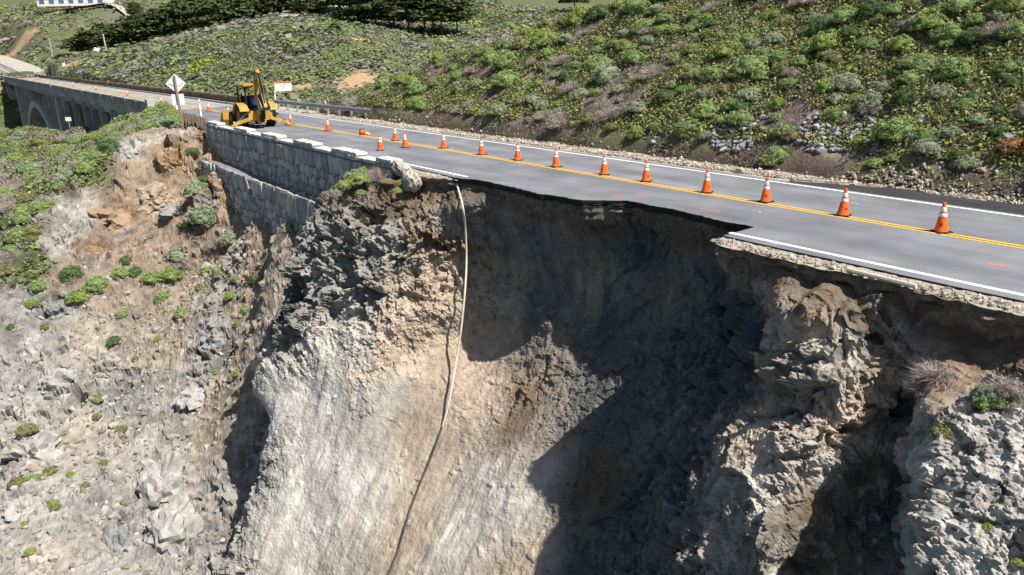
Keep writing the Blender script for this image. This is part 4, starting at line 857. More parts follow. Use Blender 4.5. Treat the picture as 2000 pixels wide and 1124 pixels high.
gadd(w_beam('rail', gp), 'rail', MGALV, gr)
for x in np.arange(-56.5, -40.4, 1.9):
    y = float(np.interp(x, [p[0] for p in gp], [p[1] for p in gp])) + .16; m = MB(); m.box((x, y, .3), (.1, .16, .84)); gadd(m, 'post', MGALV, gr); m = MB(); m.box((x, y - .09, .58), (.1, .1, .3)); gadd(m, 'spacer_block', MWOOD, gr)
g2 = thing('guardrail', 'short galvanized guardrail with timber posts running up to the stone parapet', 'guardrail', (-47.5, -4.5, 0))
gadd(w_beam('rail', [(-44.3, -4.25, .12), (-46.3, -4.3, .25), (-48.2, -4.4, .32)], .5, -1), 'rail', MGALV, g2)
m = MB(); m.box((-45.6, -4.12, .36), (2.6, .2, .03)); gadd(m, 'top_plate', MGALV, g2)
for i, x in enumerate((-44.9, -45.5, -46.1, -46.8, -47.3, -47.9, -48.5, -49.1, -49.8, -50.6)):
    m = MB(); m.box((x, -4.55, .02 + .03 * (i % 2)), (.17, .19, 1.0 if i < 4 else 1.15), Matrix.Rotation(random.uniform(-.06, .06), 3, 'Y'), bevel=.01); gadd(m, 'post', MWOOD, g2)
m = MB(); m.box((-49.3, -4.4, .38), (2.6, .05, .18)); gadd(m, 'timber_rail', MWOOD, g2)
# ------------------------------------------------------------------ signs
MALU = node_mat('sign_back_aluminium', (.72, .76, .82), rough=.45, metal=.25, var=.08, scale=2); MPOST = node_mat('sign_post_timber', (.27, .19, .14), var=.35, scale=4, bump=.4)
sg = thing('road_sign', 'back of a white diamond road sign with a square plate on a wooden post', 'road sign', (-49.6, -4.9, -.3))
m = MB(); m.bar((0, 0, -.2), (.05, -.06, 3.45), .13, .13, .01); m.build('post', MPOST, sg)
R45 = Matrix.Rotation(math.radians(45), 3, 'X')
m = MB(); m.box((-.09, 0, 2.9), (.012, .95, .95), R45, bevel=.005); d = m.build('diamond_plate', MALU, sg)
for s in (-1, 1): m = MB(); m.bar((-.075, s * .12, 2.72), (-.075, s * .5, 2.95), .03); m.build('stiffener', MGALV, d)
m = MB(); m.box((-.09, 0, 1.82), (.012, .82, .76), bevel=.005); m.build('square_plate', MALU, sg)
for z in (1.7, 1.95, 2.75, 3.05): m = MB(); m.tube([(-.1, 0, z), (.09, 0, z)], .012, 6); m.build('bolt', MGALV, sg)
q = at_y(553, 169, 6.0)
isg = thing('information_sign', 'white roadside notice board with an orange header beyond the guardrail', 'sign', (q[0], q[1], -.6), math.radians(62))
zc_ = q[2] + .6
MWSIGN = node_mat('sign_white', (.80, .80, .77), rough=.5, var=.05); MOSIGN = node_mat('sign_orange', (.55, .20, .06), rough=.5, var=.1); MTXT = node_mat('sign_lettering', (.50, .36, .30), rough=.6)
m = MB(); m.box((0, 0, zc_), (1.45, .03, .82), bevel=.004); m.build('board', MWSIGN, isg)
m = MB(); m.box((0, -.019, zc_ + .34), (1.43, .012, .14)); m.build('header_band', MOSIGN, isg)
for z, wd in ((.14, .62), (.02, .4), (-.12, .22)): m = MB(); m.box((0, -.018, zc_ + z), (wd, .008, .028)); m.build('faded_text_line', MTXT, isg)
for x in (-.5, .5): m = MB(); m.box((x, .06, zc_ / 2), (.09, .09, zc_ + .6)); m.build('post', MPOST, isg)
# delineator posts
MDEL = node_mat('delineator_white', (.8, .8, .78), rough=.5, var=.05); MDB = node_mat('reflector', (.3, .31, .33), rough=.3)
for u, v, hpx, y, lab in [(345, 209, 20, -4.35, 'white delineator post left of the diamond sign post'), (393, 226, 28, -4.3, 'white delineator post at the short guardrail right of the diamond sign'), (539, 205, 34, 4.9, 'white delineator post beside the notice board'), (638, 228, 34, 5.3, 'white delineator post rising behind the long guardrail')]:
    p = at_y(u, v, y); dp = np.linalg.norm(p - CAM); h = min(1.15, hpx * dp / F_PX)
    t = thing('delineator_post', lab, 'delineator', (p[0], p[1], p[2] - .1), group='white delineator posts'); m = MB(); m.box((0, 0, h / 2), (.05, .1, h + .2), bevel=.01); m.build('post', MDEL, t); m = MB(); m.box((.03, 0, h - .1), (.012, .075, .12)); m.build('reflector', MDB, t)
# ------------------------------------------------------------------ drain hose hanging over the slide
def surf(u, v): return march(u, v, behind_cliff)
hp = []
for (u, v), o in zip([(885, 343), (889, 352), (895, 370), (904, 405), (909, 450), (911, 510), (908, 570), (901, 640), (892, 700), (881, 765), (871, 810), (863, 836)], [0, 0, .25, .4, .6, .75, .8, .8, .65, .45, .2, .05]):
    p = at_y(u, v, -3.7) if v < 360 else surf(u, v); d = (CAM - p) / np.linalg.norm(CAM - p); hp.append(Vector(p + d * o))
def smooth_pts(pts, n=6):
    out = []
    for i in range(len(pts) - 1):
        p0, p1, p2, p3 = pts[max(i - 1, 0)], pts[i], pts[i + 1], pts[min(i + 2, len(pts) - 1)]
        for k in range(n):
            t_ = k / n; out.append(.5 * ((2 * p1) + (p2 - p0) * t_ + (2 * p0 - 5 * p1 + 4 * p2 - p3) * t_ ** 2 + (3 * p1 - p0 - 3 * p2 + p3) * t_ ** 3))
    return out + [pts[-1]]
MHOSE = node_mat('pale_hose', (.56, .50, .42), rough=.7, var=.2, scale=5)
m = MB(); m.tube(smooth_pts(hp), .037, 10); m.build('drain_hose', MHOSE, smooth=True, label='pale thick drain hose hanging from the road edge down the slide face', cat='hose')
hp = []
for u, v in [(864, 834), (852, 868), (838, 905), (825, 935), (812, 968), (800, 1000), (790, 1035), (778, 1075), (766, 1105), (752, 1135)]:
    p = surf(u, v); d = (CAM - p) / np.linalg.norm(CAM - p); hp.append(Vector(p + d * .10))
m = MB(); m.tube(smooth_pts(hp), .028, 8); m.build('cable', node_mat('dark_cable', (.10, .085, .075), rough=.8), smooth=True, label='thin dark cable lying down the pale slope below the hose end', cat='cable')
# old pipe ends left in the bank right of the slide
m = MB(); a = at_y(1505, 508, -4.1); b = at_y(1560, 520, -4.3); m.tube([a, b], .06); m.build('exposed_pipe', MHOSE, label='short grey pipe stub exposed under the gravel edge at the slide corner', cat='pipe')
m = MB(); a = at_y(1655, 527, -4.35); b = at_y(1790, 560, -4.35); m.tube([a, b], .05); m.build('exposed_pipe', MHOSE, label='long straight pipe exposed under the pavement edge right of the pinnacle', cat='pipe')
# ------------------------------------------------------------------ far side things
MPOLE = node_mat('pole_timber', (.42, .39, .35), var=.2, scale=2)
for (u, v, d, hpx, lean, lab) in [(104, 117, 205, 40, .02, 'leaning utility pole left of the cypress grove'), (211, 113, 165, 44, .08, 'utility pole standing in front of the cypress grove')]:
    b = at_d(u, v, d); h = hpx * d / F_PX; t = thing('utility_pole', lab, 'pole', tuple(b - np.array([0, 0, .8])), group='utility poles by the far end of the bridge')
    m = MB(); m.tube([(0, 0, 0), (-lean * 4, -lean * 2, h + .8)], [.2, .14], 8); m.build('pole', MPOLE, t); m = MB(); m.box((-lean * 4, -lean * 2, h + .7), (.16, .5, .1)); m.build('pole_cap', MPOLE, t)
b = at_d(129, 139, 170); t = thing('meter_post', 'short post with a white meter box behind the bridge railing', 'post', tuple(b - np.array([0, 0, .6]))); m = MB(); m.tube([(0, 0, 0), (-.15, 0, 2.6)], .13, 8); m.build('post', MPOLE, t); m = MB(); m.box((-.1, -.3, 1.9), (.5, .4, .7), bevel=.03); m.build('meter_box', MDEL, t)
b = at_d(189, 99, 172); t = thing('tilted_panel', 'pale tilted panel on a stake in front of the dark grove', 'panel', tuple(b - np.array([0, 0, 1.2])), math.radians(70)); m = MB(); m.box((0, 0, 1.4), (1.1, .05, .8), Matrix.Rotation(-.6, 3, 'X') @ Matrix.Rotation(.3, 3, 'Y')); m.build('panel', MALU, t); m = MB(); m.tube([(0, .1, 0), (0, .1, 1.35)], .05, 6); m.build('stake', MPOLE, t)
b = at_d(134, 237, 100); t = thing('notice_plate', 'small white notice plate in the scrub below the bridge', 'sign', tuple(b - np.array([0, 0, .5])), math.radians(60)); m = MB(); m.box((0, 0, .75), (.72, .03, .5)); m.build('plate', MWSIGN, t); m = MB(); m.box((0, .04, .2), (.07, .06, 1.2)); m.build('post', MPOLE, t)
for (u, v, d, r_, lab) in [(83, 149, 245, (1.0, .8, 1.3), 'brown boulder at the far end of the inland bridge railing'), (91, 147, 243, (.7, .6, 1.2), 'pale boulder next to the brown one at the end of the inland railing')]:
    b = at_d(u, v, d); o = boulder('boulder', r_, rock_mat('far_boulder', (.34, .27, .2), (.26, .2, .15)) if r_[0] > .9 else MCAP, 9, label=lab, cat='boulder'); o.location = tuple(b)
# cars
MGLASS = node_mat('car_glass', (.02, .025, .03), rough=.08, var=.05, spec=.6)
def car(label, loc, rz, col, suv=True):
    t = thing('parked_car', label, 'car', loc, rz); mc = node_mat('car_paint', col, rough=.25, var=.04, spec=.6)
    m = MB(); m.prism([(-2.3, .35), (2.3, .35), (2.35, .75), (2.2, .98), (1.1, 1.08), (-2.25, 1.1), (-2.4, .8)], -.9, .9, XZ); m.build('body', mc, t)
    m = MB(); m.prism([(1.0, 1.08), (.45, 1.68), (-1.9 if suv else -1.2, 1.72), (-2.25 if suv else -2.0, 1.1)], -.78, .78, XZ); m.build('roof', mc, t)
    for s in (-1, 1): m = MB(); m.prism([(.8, 1.12), (.4, 1.58), (-1.75 if suv else -1.1, 1.6), (-1.95 if suv else -1.6, 1.12)], -.01, .01, Matrix.Translation((0, s * .79, 0)) @ XZ); m.build('side_window', MGLASS, t)
    m = MB(); m.box((.78, 0, 1.38), (.03, 1.4, .62), Matrix.Rotation(-.72, 3, 'Y')); m.build('windscreen', MGLASS, t)
    for x in (-1.45, 1.45):
        for y in (-.86, .86):
            m = MB(); m.lathe([(.001, -.12), (.34, -.12), (.36, -.05), (.36, .05), (.34, .12), (.001, .12)], axis='Y', n=20); wh = m.build('wheel', MTYR, t); wh.location = (x, y, .36); m = MB(); m.lathe([(.001, -.13), (.2, -.13), (.2, .13), (.001, .13)], axis='Y', n=16); m.build('rim', MSTEEL, wh)
    for y in (-.65, .65): m = MB(); m.box((2.33, y, .82), (.06, .32, .16), bevel=.02); m.build('headlight', MCHR, t)
    m = MB(); m.box((2.32, 0, .5), (.1, 1.7, .2), bevel=.03); m.build('bumper', MBLK, t)
b = at_d(25, 117.5, 300); car('white sport utility vehicle parked on the gravel turnout beyond the bridge', tuple(b), math.radians(-20), (.7, .7, .72))
b = at_d(2, 143, 252); car('white car cut by the left picture edge at the far end of the bridge', tuple(b), math.radians(8), (.75, .75, .76), False)
# houses
def house(label, base, rz, L_, W_, H_, wallc, roofc, nwin, name='house'):
    t = thing(name, label, 'house', base, rz); mw = node_mat('house_wall', wallc, var=.08, scale=1); mr = node_mat('house_roof', roofc, var=.2, scale=1.5)
    m = MB(); m.box((0, 0, H_ / 2 - .2), (L_, W_, H_ + .4)); m.build('wall', mw, t)
    m = MB(); m.prism([(-W_ / 2 - .6, H_), (W_ / 2 + .6, H_), (0, H_ + W_ * .28)], -L_ / 2 - .5, L_ / 2 + .5, Matrix(((0, 0, 1, 0), (1, 0, 0, 0), (0, 1, 0, 0), (0, 0, 0, 1)))); rf = m.build('roof', mr, t)
    m = MB(); m.box((L_ * .2, W_ * .1, H_ + W_ * .28), (.8, .8, 1.4)); m.build('chimney', mw, rf)
    for i in range(nwin):
        x = -L_ / 2 + (i + .5) * L_ / nwin; m = MB(); m.box((x, -W_ / 2 - .02, H_ * .45), (L_ / nwin * .62, .06, H_ * .62)); wn = m.build('window', MDEL, t); m = MB(); m.box((x, -W_ / 2 - .06, H_ * .45), (L_ / nwin * .54, .03, H_ * .54)); m.build('pane', MGLASSB, wn)
MGLASSB = node_mat('house_glass', (.10, .16, .26), rough=.15, var=.3, scale=.6, spec=.5)
house('long white house with big blue windows on the far left hilltop', tuple(at_d(150, 11, 318)), math.radians(58), 27, 9, 3.2, (.75, .74, .72), (.35, .34, .33), 7)
house('low house with pale grey roof seen between the cypress trunks', tuple(at_d(628, 34, 182)), math.radians(48), 5.5, 4, 1.1, (.42, .36, .30), (.45, .44, .45), 3)
house('white cottage wall showing behind the cypress trunks right of the grey roof', tuple(at_d(688, 30, 190)), math.radians(52), 6.5, 4, 1.6, (.75, .74, .72), (.5, .5, .5), 3)

# ------------------------------------------------------------------ rock outcrops on the left slope
MO1 = rock_mat('ochre_rock', (.24, .155, .09), (.30, .22, .15)); MO2 = rock_mat('tan_rock', (.33, .27, .205), (.25, .19, .135)); MO3 = rock_mat('pale_rock', (.38, .365, .34), (.28, .27, .25)); MO4 = rock_mat('slate_rock', (.20, .205, .205), (.27, .26, .24))
def on_left(u, v):
    p = np.array(march(u, v, below_left)); i = min(np.searchsorted(lx, p[0]), len(lx) - 1); j = min(np.searchsorted(-ly, -p[1]), len(ly) - 1); p[2] = LP2[i, j, 2]; return p
for k_, (u, v, w_px, h_px, mt, lab) in enumerate([(330, 305, 62, 46, MO1, 'ochre rock outcrop below the diamond sign post'), (395, 262, 34, 22, MO1, 'small orange outcrop left of the wall end under the guardrail'), (300, 385, 84, 44, MO2, 'broad tan ledge in the middle of the orange slope'), (215, 428, 74, 40, MO1, 'rusty broken ledge on the left of the orange slope'), (345, 418, 60, 26, MO4, 'flat grey slab jutting from the orange slope'), (440, 395, 44, 52, MO1, 'rust-brown outcrop against the foot of the lower wall'), (185, 492, 44, 24, MO1, 'small orange rock pile on the dirt slope'),
      (120, 465, 34, 50, MO3, 'upright pale rock standing on the edge of the vegetated headland'), (255, 300, 50, 40, MO3, 'whitish rocks high on the slope near the crest'), (110, 602, 60, 44, MO4, 'dark grey crag on the left slope'), (425, 655, 70, 50, MO4, 'grey crag in the gully left of the buttress'), (60, 890, 90, 56, MO3, 'large pale boulder low on the left slope'), (310, 960, 110, 110, MO3, 'big pale rock face at the bottom left of the slope'), (330, 1060, 90, 90, MO3, 'pale fractured block below the big pale rock face'), (380, 775, 70, 46, MO3, 'pale ribbed rock above the big pale rock face'), (120, 760, 60, 40, MO3, 'whitish outcrop in the middle of the left slope'), (40, 1010, 60, 44, MO3, 'pale rock at the lower left picture edge'), (225, 1075, 60, 60, MO4, 'grey crag at the bottom edge left of the pale block'), (70, 700, 50, 60, MO3, 'pale streaked rock near the left picture edge')]):
    p = on_left(u, v); sc2 = np.linalg.norm(p - CAM) / F_PX; rx, rz_ = w_px * sc2 * .5, h_px * sc2 * .5
    ob = boulder('rock_outcrop', (rx * 1.0, rx * .85, rz_ * 1.15), mt, 200 + k_, sub=4, facet=1.6, label=lab, cat='rock'); ob.location = tuple(p + np.array([-.35, .2, -.35 * rz_])); ob.rotation_euler = (random.uniform(-.3, .3), random.uniform(-.3, .3), random.uniform(0, 6))
# ------------------------------------------------------------------ vegetation
def leaf_mat(name):
    m = node_mat(name, (1, 1, 1), rough=.7, var=.15, scale=4, tint=True, spec=.2); N = m.node_tree.nodes; L = m.node_tree.links; b = N['Principled BSDF']
    tr = N.new('ShaderNodeBsdfTranslucent'); mx = N.new('ShaderNodeMixShader'); mx.inputs[0].default_value = .18
    src = b.inputs['Base Color'].links[0].from_socket; L.new(src, tr.inputs['Color']); L.new(b.outputs[0], mx.inputs[1]); L.new(tr.outputs[0], mx.inputs[2]); L.new(mx.outputs[0], N['Material Output'].inputs['Surface']); return m
MLEAF = leaf_mat('leaves'); MTWIG = node_mat('twigs', (1, 1, 1), rough=.95, var=.2, tint=True, spec=.1)
def unit(v): return v / (np.linalg.norm(v, axis=-1, keepdims=True) + 1e-9)
def quads_at(c, n, size, r, asp=1.6):
    """leaf quads centred at c, facing n, random spin; returns V (4N,3)"""
    k = len(c); t = unit(np.cross(n, r.normal(size=(k, 3)))); b = np.cross(n, t); s = size[:, None]
    return np.stack([c - t * s * .5, c + b * s * .5 * asp * .4 + t * 0, c + t * s * .5, c - b * s * .5 * asp * .4], 1).reshape(-1, 3)
def dome(r, n, low=-.15):
    d = unit(r.normal(size=(n * 3, 3))); d = d[d[:, 2] > low][:n]; return d
def bush_mesh(seed, kind):
    """a rounded shrub: sprigs of leaves over a low dome, with a dark woody core"""
    r = np.random.default_rng(seed); pal = {'green': [(.115, .155, .055), (.15, .19, .075), (.09, .125, .045)], 'sage': [(.14, .165, .10), (.17, .19, .13), (.11, .13, .08)], 'lime': [(.13, .165, .045), (.16, .185, .05), (.10, .135, .04)],
        'dark': [(.05, .085, .03), (.07, .10, .035), (.04, .065, .025)], 'olive': [(.11, .115, .045), (.14, .14, .06), (.09, .09, .04)], 'dry': [(.17, .145, .13), (.21, .18, .165), (.13, .11, .10)], 'rust': [(.17, .085, .04), (.21, .12, .05), (.12, .07, .035)]}[kind]
    pal = np.array(pal) * 2.25; ns = 80 if kind != 'dry' else 30; per = 40
    d = dome(r, ns); lump = 1 + .22 * fbm(d + seed * 3.1, .55, 2, seed)[:, None]; sq = np.array([1, 1, .85 if kind != 'dry' else .7]); c0 = d * lump * sq * .9
    sr = r.uniform(.14, .24, ns)
    C0 = np.repeat(c0, per, 0); D = dome(r, ns * per, -2); D = unit(D + np.repeat(d, per, 0) * .9); c = C0 + D * np.repeat(sr, per)[:, None] * r.uniform(.7, 1.05, (ns * per, 1)) * np.array([1, 1, .8])
    nrm_ = unit(D + .6 * r.normal(size=D.shape)); V = quads_at(c, nrm_, r.uniform(.065, .11, len(c)) * (1 if kind != 'dry' else .8), r)
    base = pal[r.integers(0, 3, ns)]; col = np.repeat(np.repeat(base, per, 0) * r.uniform(.75, 1.3, (len(c), 1)), 4, 0)
    q = np.arange(len(V)).reshape(-1, 4)
    # core
    bm = bmesh.new(); bmesh.ops.create_icosphere(bm, subdivisions=2, radius=.86); cv = np.array([v.co for v in bm.verts]); ct = np.array([[v.index for v in f.verts] for f in bm.faces]); bm.free()
    cv = cv * (1 + .2 * fbm(unit(cv) + seed * 3.1, .55, 2, seed))[:, None] * sq; cv[:, 2] = np.maximum(cv[:, 2], -.12)
    cv = cv * (.6 if kind == 'dry' else 1); cc = np.tile(pal[2] * .8 if kind != 'dry' else pal[2] * .8, (len(cv), 1))
    Vs = [V, cv]; cs = [col, cc]; off_ = len(V); ts = [ct + off_]
    if kind == 'dry':                                                    # bare stems standing out of the mound
        nst = 900; a = dome(r, nst, .0); a0 = a * .35 * sq; a1 = a * sq * r.uniform(.8, 1.4, (nst, 1)) + r.normal(size=(nst, 3)) * .12; w_3 = unit(np.cross(a1 - a0, r.normal(size=(nst, 3)))) * .012
        tv = np.stack([a0 - w_3, a0 + w_3, a1], 1).reshape(-1, 3); ts.append(np.arange(len(tv)).reshape(-1, 3) + off_ + len(cv)); Vs.append(tv); cs.append(np.repeat(pal[r.integers(0, 3, nst)] * 1.15, 3, 0))
    me = mesh_np('shrub_' + kind, np.concatenate(Vs), quads=q, tris=np.concatenate(ts), color=np.concatenate(cs)); me.materials.append(MLEAF); return me
BUSH = {k: [bush_mesh(900 + 10 * i + j, k) for j in range(3 if k in ('green', 'sage', 'dry') else 2)] for i, k in enumerate(('green', 'sage', 'lime', 'dark', 'olive', 'dry', 'rust'))}
BN = {'green': 'green_shrub', 'sage': 'sage_shrub', 'lime': 'ice_plant_tuft', 'dark': 'dark_shrub', 'olive': 'olive_shrub', 'dry': 'dry_shrub', 'rust': 'rusty_shrub'}
BD = {'green': 'rounded bright green shrub', 'sage': 'grey-green sage shrub', 'lime': 'low yellow-green succulent tuft', 'dark': 'dense dark green shrub', 'olive': 'olive brown-green shrub', 'dry': 'grey leafless dry shrub', 'rust': 'rust-brown withered shrub'}
def zone(p):
    lo = 'lower' if p[2] < 1.6 else ('middle' if p[2] < 4.0 else 'upper'); d = p - CAM; u = math.degrees(math.atan2(d[0], d[1])) + math.degrees(HEAD)
    return 'on the %s hillside, %s' % (lo, 'towards the guardrail end' if u < 3 else ('left of the stone revetment' if u < 14 else ('above the stone revetment' if u < 24 else 'towards the right picture edge')))
def put_bush(kind, p, r_, where, nup=None):
    if where == 'HILL': where = zone(np.array(p, float))
    o = add(BN[kind], random.choice(BUSH[kind]), label=BD[kind] + ' ' + where, cat='shrub', group=BD[kind] + 's ' + where)
    o.location = (p[0], p[1], p[2] - .1 * r_); o.scale = (r_ * random.uniform(.9, 1.15), r_ * random.uniform(.9, 1.15), r_ * random.uniform(.85, 1.1)); o.rotation_euler = (random.uniform(-.15, .15), random.uniform(-.15, .15), random.uniform(0, 6.28)); return o
# base surfaces to stand on
hcx = np.linspace(-85, 14, 300); hcy = np.linspace(4.2, 34, 150); HA, HB = np.meshgrid(hcx, hcy, indexing='ij'); HZ = hill_z(HA, HB)
def hz(x, y): return bilin(hcx, hcy, HZ, np.asarray(x, float), np.asarray(y, float))
def above_hill(Q_): return np.where((Q_[:, 0] > -85) & (Q_[:, 0] < 14) & (Q_[:, 1] > 4.2) & (Q_[:, 1] < 34), hz(Q_[:, 0], Q_[:, 1]) - Q_[:, 2], -1)
ridx = np.linspace(-8, -135, 500)
def lz(x, y):
    """height of the finished headland"""
    i = np.clip(np.searchsorted(lx, x), 0, len(lx) - 1); j = np.clip(np.searchsorted(-ly, -np.asarray(y)), 0, len(ly) - 1); return LP2[i, j, 2]
WH = 'HILL'
crop_b = [(150, 130, 52), (250, 90, 40), (45, 165, 35), (225, 155, 33), (405, 75, 40), (465, 115, 38), (395, 120, 32), (460, 172, 32), (385, 240, 45), (520, 175, 28), (580, 145, 35), (790, 190, 45), (685, 215, 38), (575, 235, 52), (300, 290, 32), (815, 275, 40), (915, 300, 42), (1035, 260, 40), (720, 260, 40), (1130, 85, 55), (1260, 40, 50), (1365, 50, 40), (1475, 120, 48), (1145, 160, 45), (1000, 130, 60), (960, 150, 40), (1595, 45, 35), (1690, 25, 50), (1640, 160, 60), (1760, 175, 60), (1950, 150, 60), (1780, 100, 40), (1825, 240, 32), (1640, 340, 42), (1505, 290, 45), (1240, 210, 38), (1415, 235, 28), (290, 415, 30), (340, 435, 30), (390, 435, 28), (530, 580, 38), (480, 360, 55), (600, 360, 50), (720, 370, 40), (860, 400, 45), (1140, 400, 65), (1090, 480, 45), (1250, 490, 55), (1310, 420, 45), (1430, 470, 52), (1440, 380, 45), (1590, 450, 45), (480, 540, 40), (620, 520, 45), (380, 610, 60), (350, 640, 45), (450, 660, 35), (590, 510, 45), (830, 640, 50), (790, 570, 30), (1075, 560, 50), (1130, 540, 35), (1310, 650, 32), (1485, 585, 28), (1535, 720, 55), (1275, 795, 35), (1360, 770, 28), (1880, 535, 32), (800, 750, 50), (760, 780, 42), (1200, 690, 40), (1880, 80, 40), (1920, 330, 45), (1960, 400, 40), (1750, 480, 45), (1700, 400, 35), (1860, 640, 40), (1950, 720, 50), (1700, 760, 45), (1640, 640, 40)]
for i, (a, b, r_) in enumerate(crop_b):
    p = march(1200 + a / 2.5, b / 2.5 + r_ * .1, above_hill); R_ = r_ / 2.5 * np.linalg.norm(p - CAM) / F_PX * 1.1
    kd = 'rust' if (a > 1880 and b > 680) else ('dark' if (a > 1650 and b > 380) else random.choices(['green', 'sage', 'dark'], (7, 2.2, 1))[0])
    put_bush(kd, p, R_, WH)
taken = []; n = 0; tries = 0
while n < 360 and tries < 20000:
    tries += 1; x = random.uniform(-46, 9); y = random.uniform(5.6, 18.5); z = float(hz(x, y))
    if x < -49.5 + 2.97 * (y - 5.2) - 3 or z < .15: continue
    if -15 < x < -3 and z < 2.0 and random.random() < .75: continue
    r_ = random.choice((.22, .28, .36, .42, .5, .6, .75)) * (1.15 if x < -20 else 1)
    if any((x - a) ** 2 + (y - b) ** 2 < (.72 * (r_ + c)) ** 2 for a, b, c in taken): continue
    taken.append((x, y, r_)); n += 1
    wts = (6, 2.4, 2.6, .8, 2.4, 2, .1) if z > 1.5 else (4, 2.2, 1, 1.5, 3, 2.5, .3)
    put_bush(random.choices(list(BUSH), wts)[0], (x, y, z), r_, WH)
# ground cover between the shrubs: leaves, litter and dead stems, too many to count
def scatter_leaves(name, pts, size, pal, up, mat, label, cat, seed, asp=1.6, parent_kind='stuff', lift=.06):
    r = np.random.default_rng(seed); c = np.asarray(pts) + r.normal(size=(len(pts), 3)) * np.array([.06, .06, .02]) + np.array([0, 0, lift]); nn = unit(r.normal(size=c.shape) + np.array([0, 0, up]))
    V = quads_at(c, nn, r.uniform(.6, 1.3, len(c)) * size, r, asp); pal = np.array(pal); col = np.repeat(pal[r.integers(0, len(pal), len(c))] * r.uniform(.7, 1.3, (len(c), 1)), 4, 0)
    me = mesh_np(name, V, quads=np.arange(len(V)).reshape(-1, 4), color=col); return add(name, me, mat, label=label, cat=cat, kind='stuff')
r9 = np.random.default_rng(99)
def hill_pts(n_, cond):
    x = r9.uniform(-50, 10, n_); y = 5.1 + (r9.uniform(0, 1, n_) ** 1.15) * 14; z = hz(x, y); p = np.stack([x, y, z], 1); k = (x > -51 + 2.97 * (y - 5.2) - 4) & cond(p); return p[k]
pt = hill_pts(250000, lambda p: (fbm(p, 2.2, 4, 85) > -.33) & (p[:, 2] > .8)); scatter_leaves('ground_cover', pt, .145, [(.25, .30, .095), (.29, .32, .10), (.20, .25, .085), (.31, .30, .11), (.22, .19, .13)], 1.3, MLEAF, 'low green and yellow ground cover spread over the hillside', 'ground cover', 71, lift=.08)
pt = hill_pts(90000, lambda p: fbm(p, 1.7, 3, 89) > -.15); scatter_leaves('dead_brush', pt, .2, [(.17, .14, .125), (.21, .18, .16), (.13, .10, .085), (.26, .22, .19)], .3, MTWIG, 'brown dead stems and litter between the hillside shrubs', 'dead brush', 72, asp=.4, lift=.1)
# grassy and leafy cover on the left headland
xg = r9.uniform(-120, -38, 150000); yg = r9.uniform(-30, -5, 150000); zg = lz(xg, yg); pg = np.stack([xg, yg, zg], 1)
vegw = idw(LG_[:, :2], (LG_[:, 2] < .12).astype(float)[:, None], pg[:, :2] + .9 * np.stack([fbm(pg, 1.6, 3, 105), fbm(pg, 1.6, 3, 106)], 1))[:, 0]
k = (vegw > .5) & (fbm(pg, 3, 3, 171) > -.35); pgk = pg[k]; nn = fbm(pgk, 4, 3, 172)
scatter_leaves('headland_scrub', pgk[nn > .05], .36, [(.17, .225, .075), (.21, .26, .10), (.14, .18, .07), (.26, .29, .09)], 1.2, MLEAF, 'green coastal scrub covering the headland below the bridge', 'scrub', 73)
scatter_leaves('headland_dry_scrub', pgk[nn <= .05], .34, [(.24, .225, .20), (.19, .19, .14), (.15, .17, .085), (.30, .27, .23)], 1.2, MLEAF, 'greyish dry scrub mixed into the headland vegetation', 'scrub', 74)
def hl(u, v): 
    p = march(u, v, below_left); p = np.array(p); p[2] = float(lz(p[0], p[1])); return p
WL = 'on the rocky slope below the stone wall'
for u, v, r_, kd in [(265, 535, 14, 'dark'), (190, 562, 22, 'green'), (240, 540, 16, 'green'), (298, 548, 18, 'lime'), (335, 545, 18, 'lime'), (320, 580, 16, 'green'), (225, 670, 14, 'dark'), (238, 615, 10, 'green'), (155, 590, 17, 'lime'), (140, 540, 18, 'dark'), (145, 550, 16, 'dry'), (75, 565, 16, 'green'), (60, 590, 12, 'green'), (385, 380, 24, 'sage'), (395, 420, 26, 'sage'), (380, 430, 22, 'dry'), (360, 440, 12, 'lime'), (425, 480, 22, 'dry'), (450, 470, 20, 'sage'), (400, 345, 12, 'dark'), (355, 515, 20, 'dry'), (345, 500, 18, 'sage'), (405, 530, 14, 'lime'), (450, 580, 11, 'lime'), (355, 615, 13, 'lime'), (480, 605, 11, 'green'), (465, 635, 10, 'olive'), (128, 748, 13, 'olive'), (190, 775, 8, 'green'), (235, 840, 12, 'olive'), (55, 855, 14, 'olive'), (95, 870, 10, 'olive'), (100, 925, 12, 'olive'), (40, 950, 15, 'olive'), (70, 945, 10, 'green'), (105, 990, 9, 'lime'), (140, 930, 9, 'lime'), (200, 905, 9, 'olive'), (60, 1085, 9, 'lime'), (110, 1000, 9, 'olive'), (465, 730, 9, 'lime'), (500, 550, 10, 'dark'), (300, 465, 9, 'dry'), (260, 455, 12, 'dry'), (250, 515, 12, 'dark'), (395, 560, 12, 'green'), (430, 530, 12, 'green'), (460, 540, 10, 'olive'), (520, 520, 10, 'green'), (375, 300, 12, 'dark'), (400, 330, 10, 'green'), (350, 290, 8, 'green'), (190, 815, 8, 'olive'), (20, 640, 10, 'dark'), (90, 640, 9, 'olive'), (310, 660, 8, 'green'), (170, 960, 8, 'olive'), (50, 1030, 8, 'lime'), (265, 700, 7, 'olive'), (420, 720, 7, 'lime')]:
    p = hl(u, v); put_bush(kd, p, r_ * np.linalg.norm(p - CAM) / F_PX, WL)
WV = 'on the headland crest below the bridge'
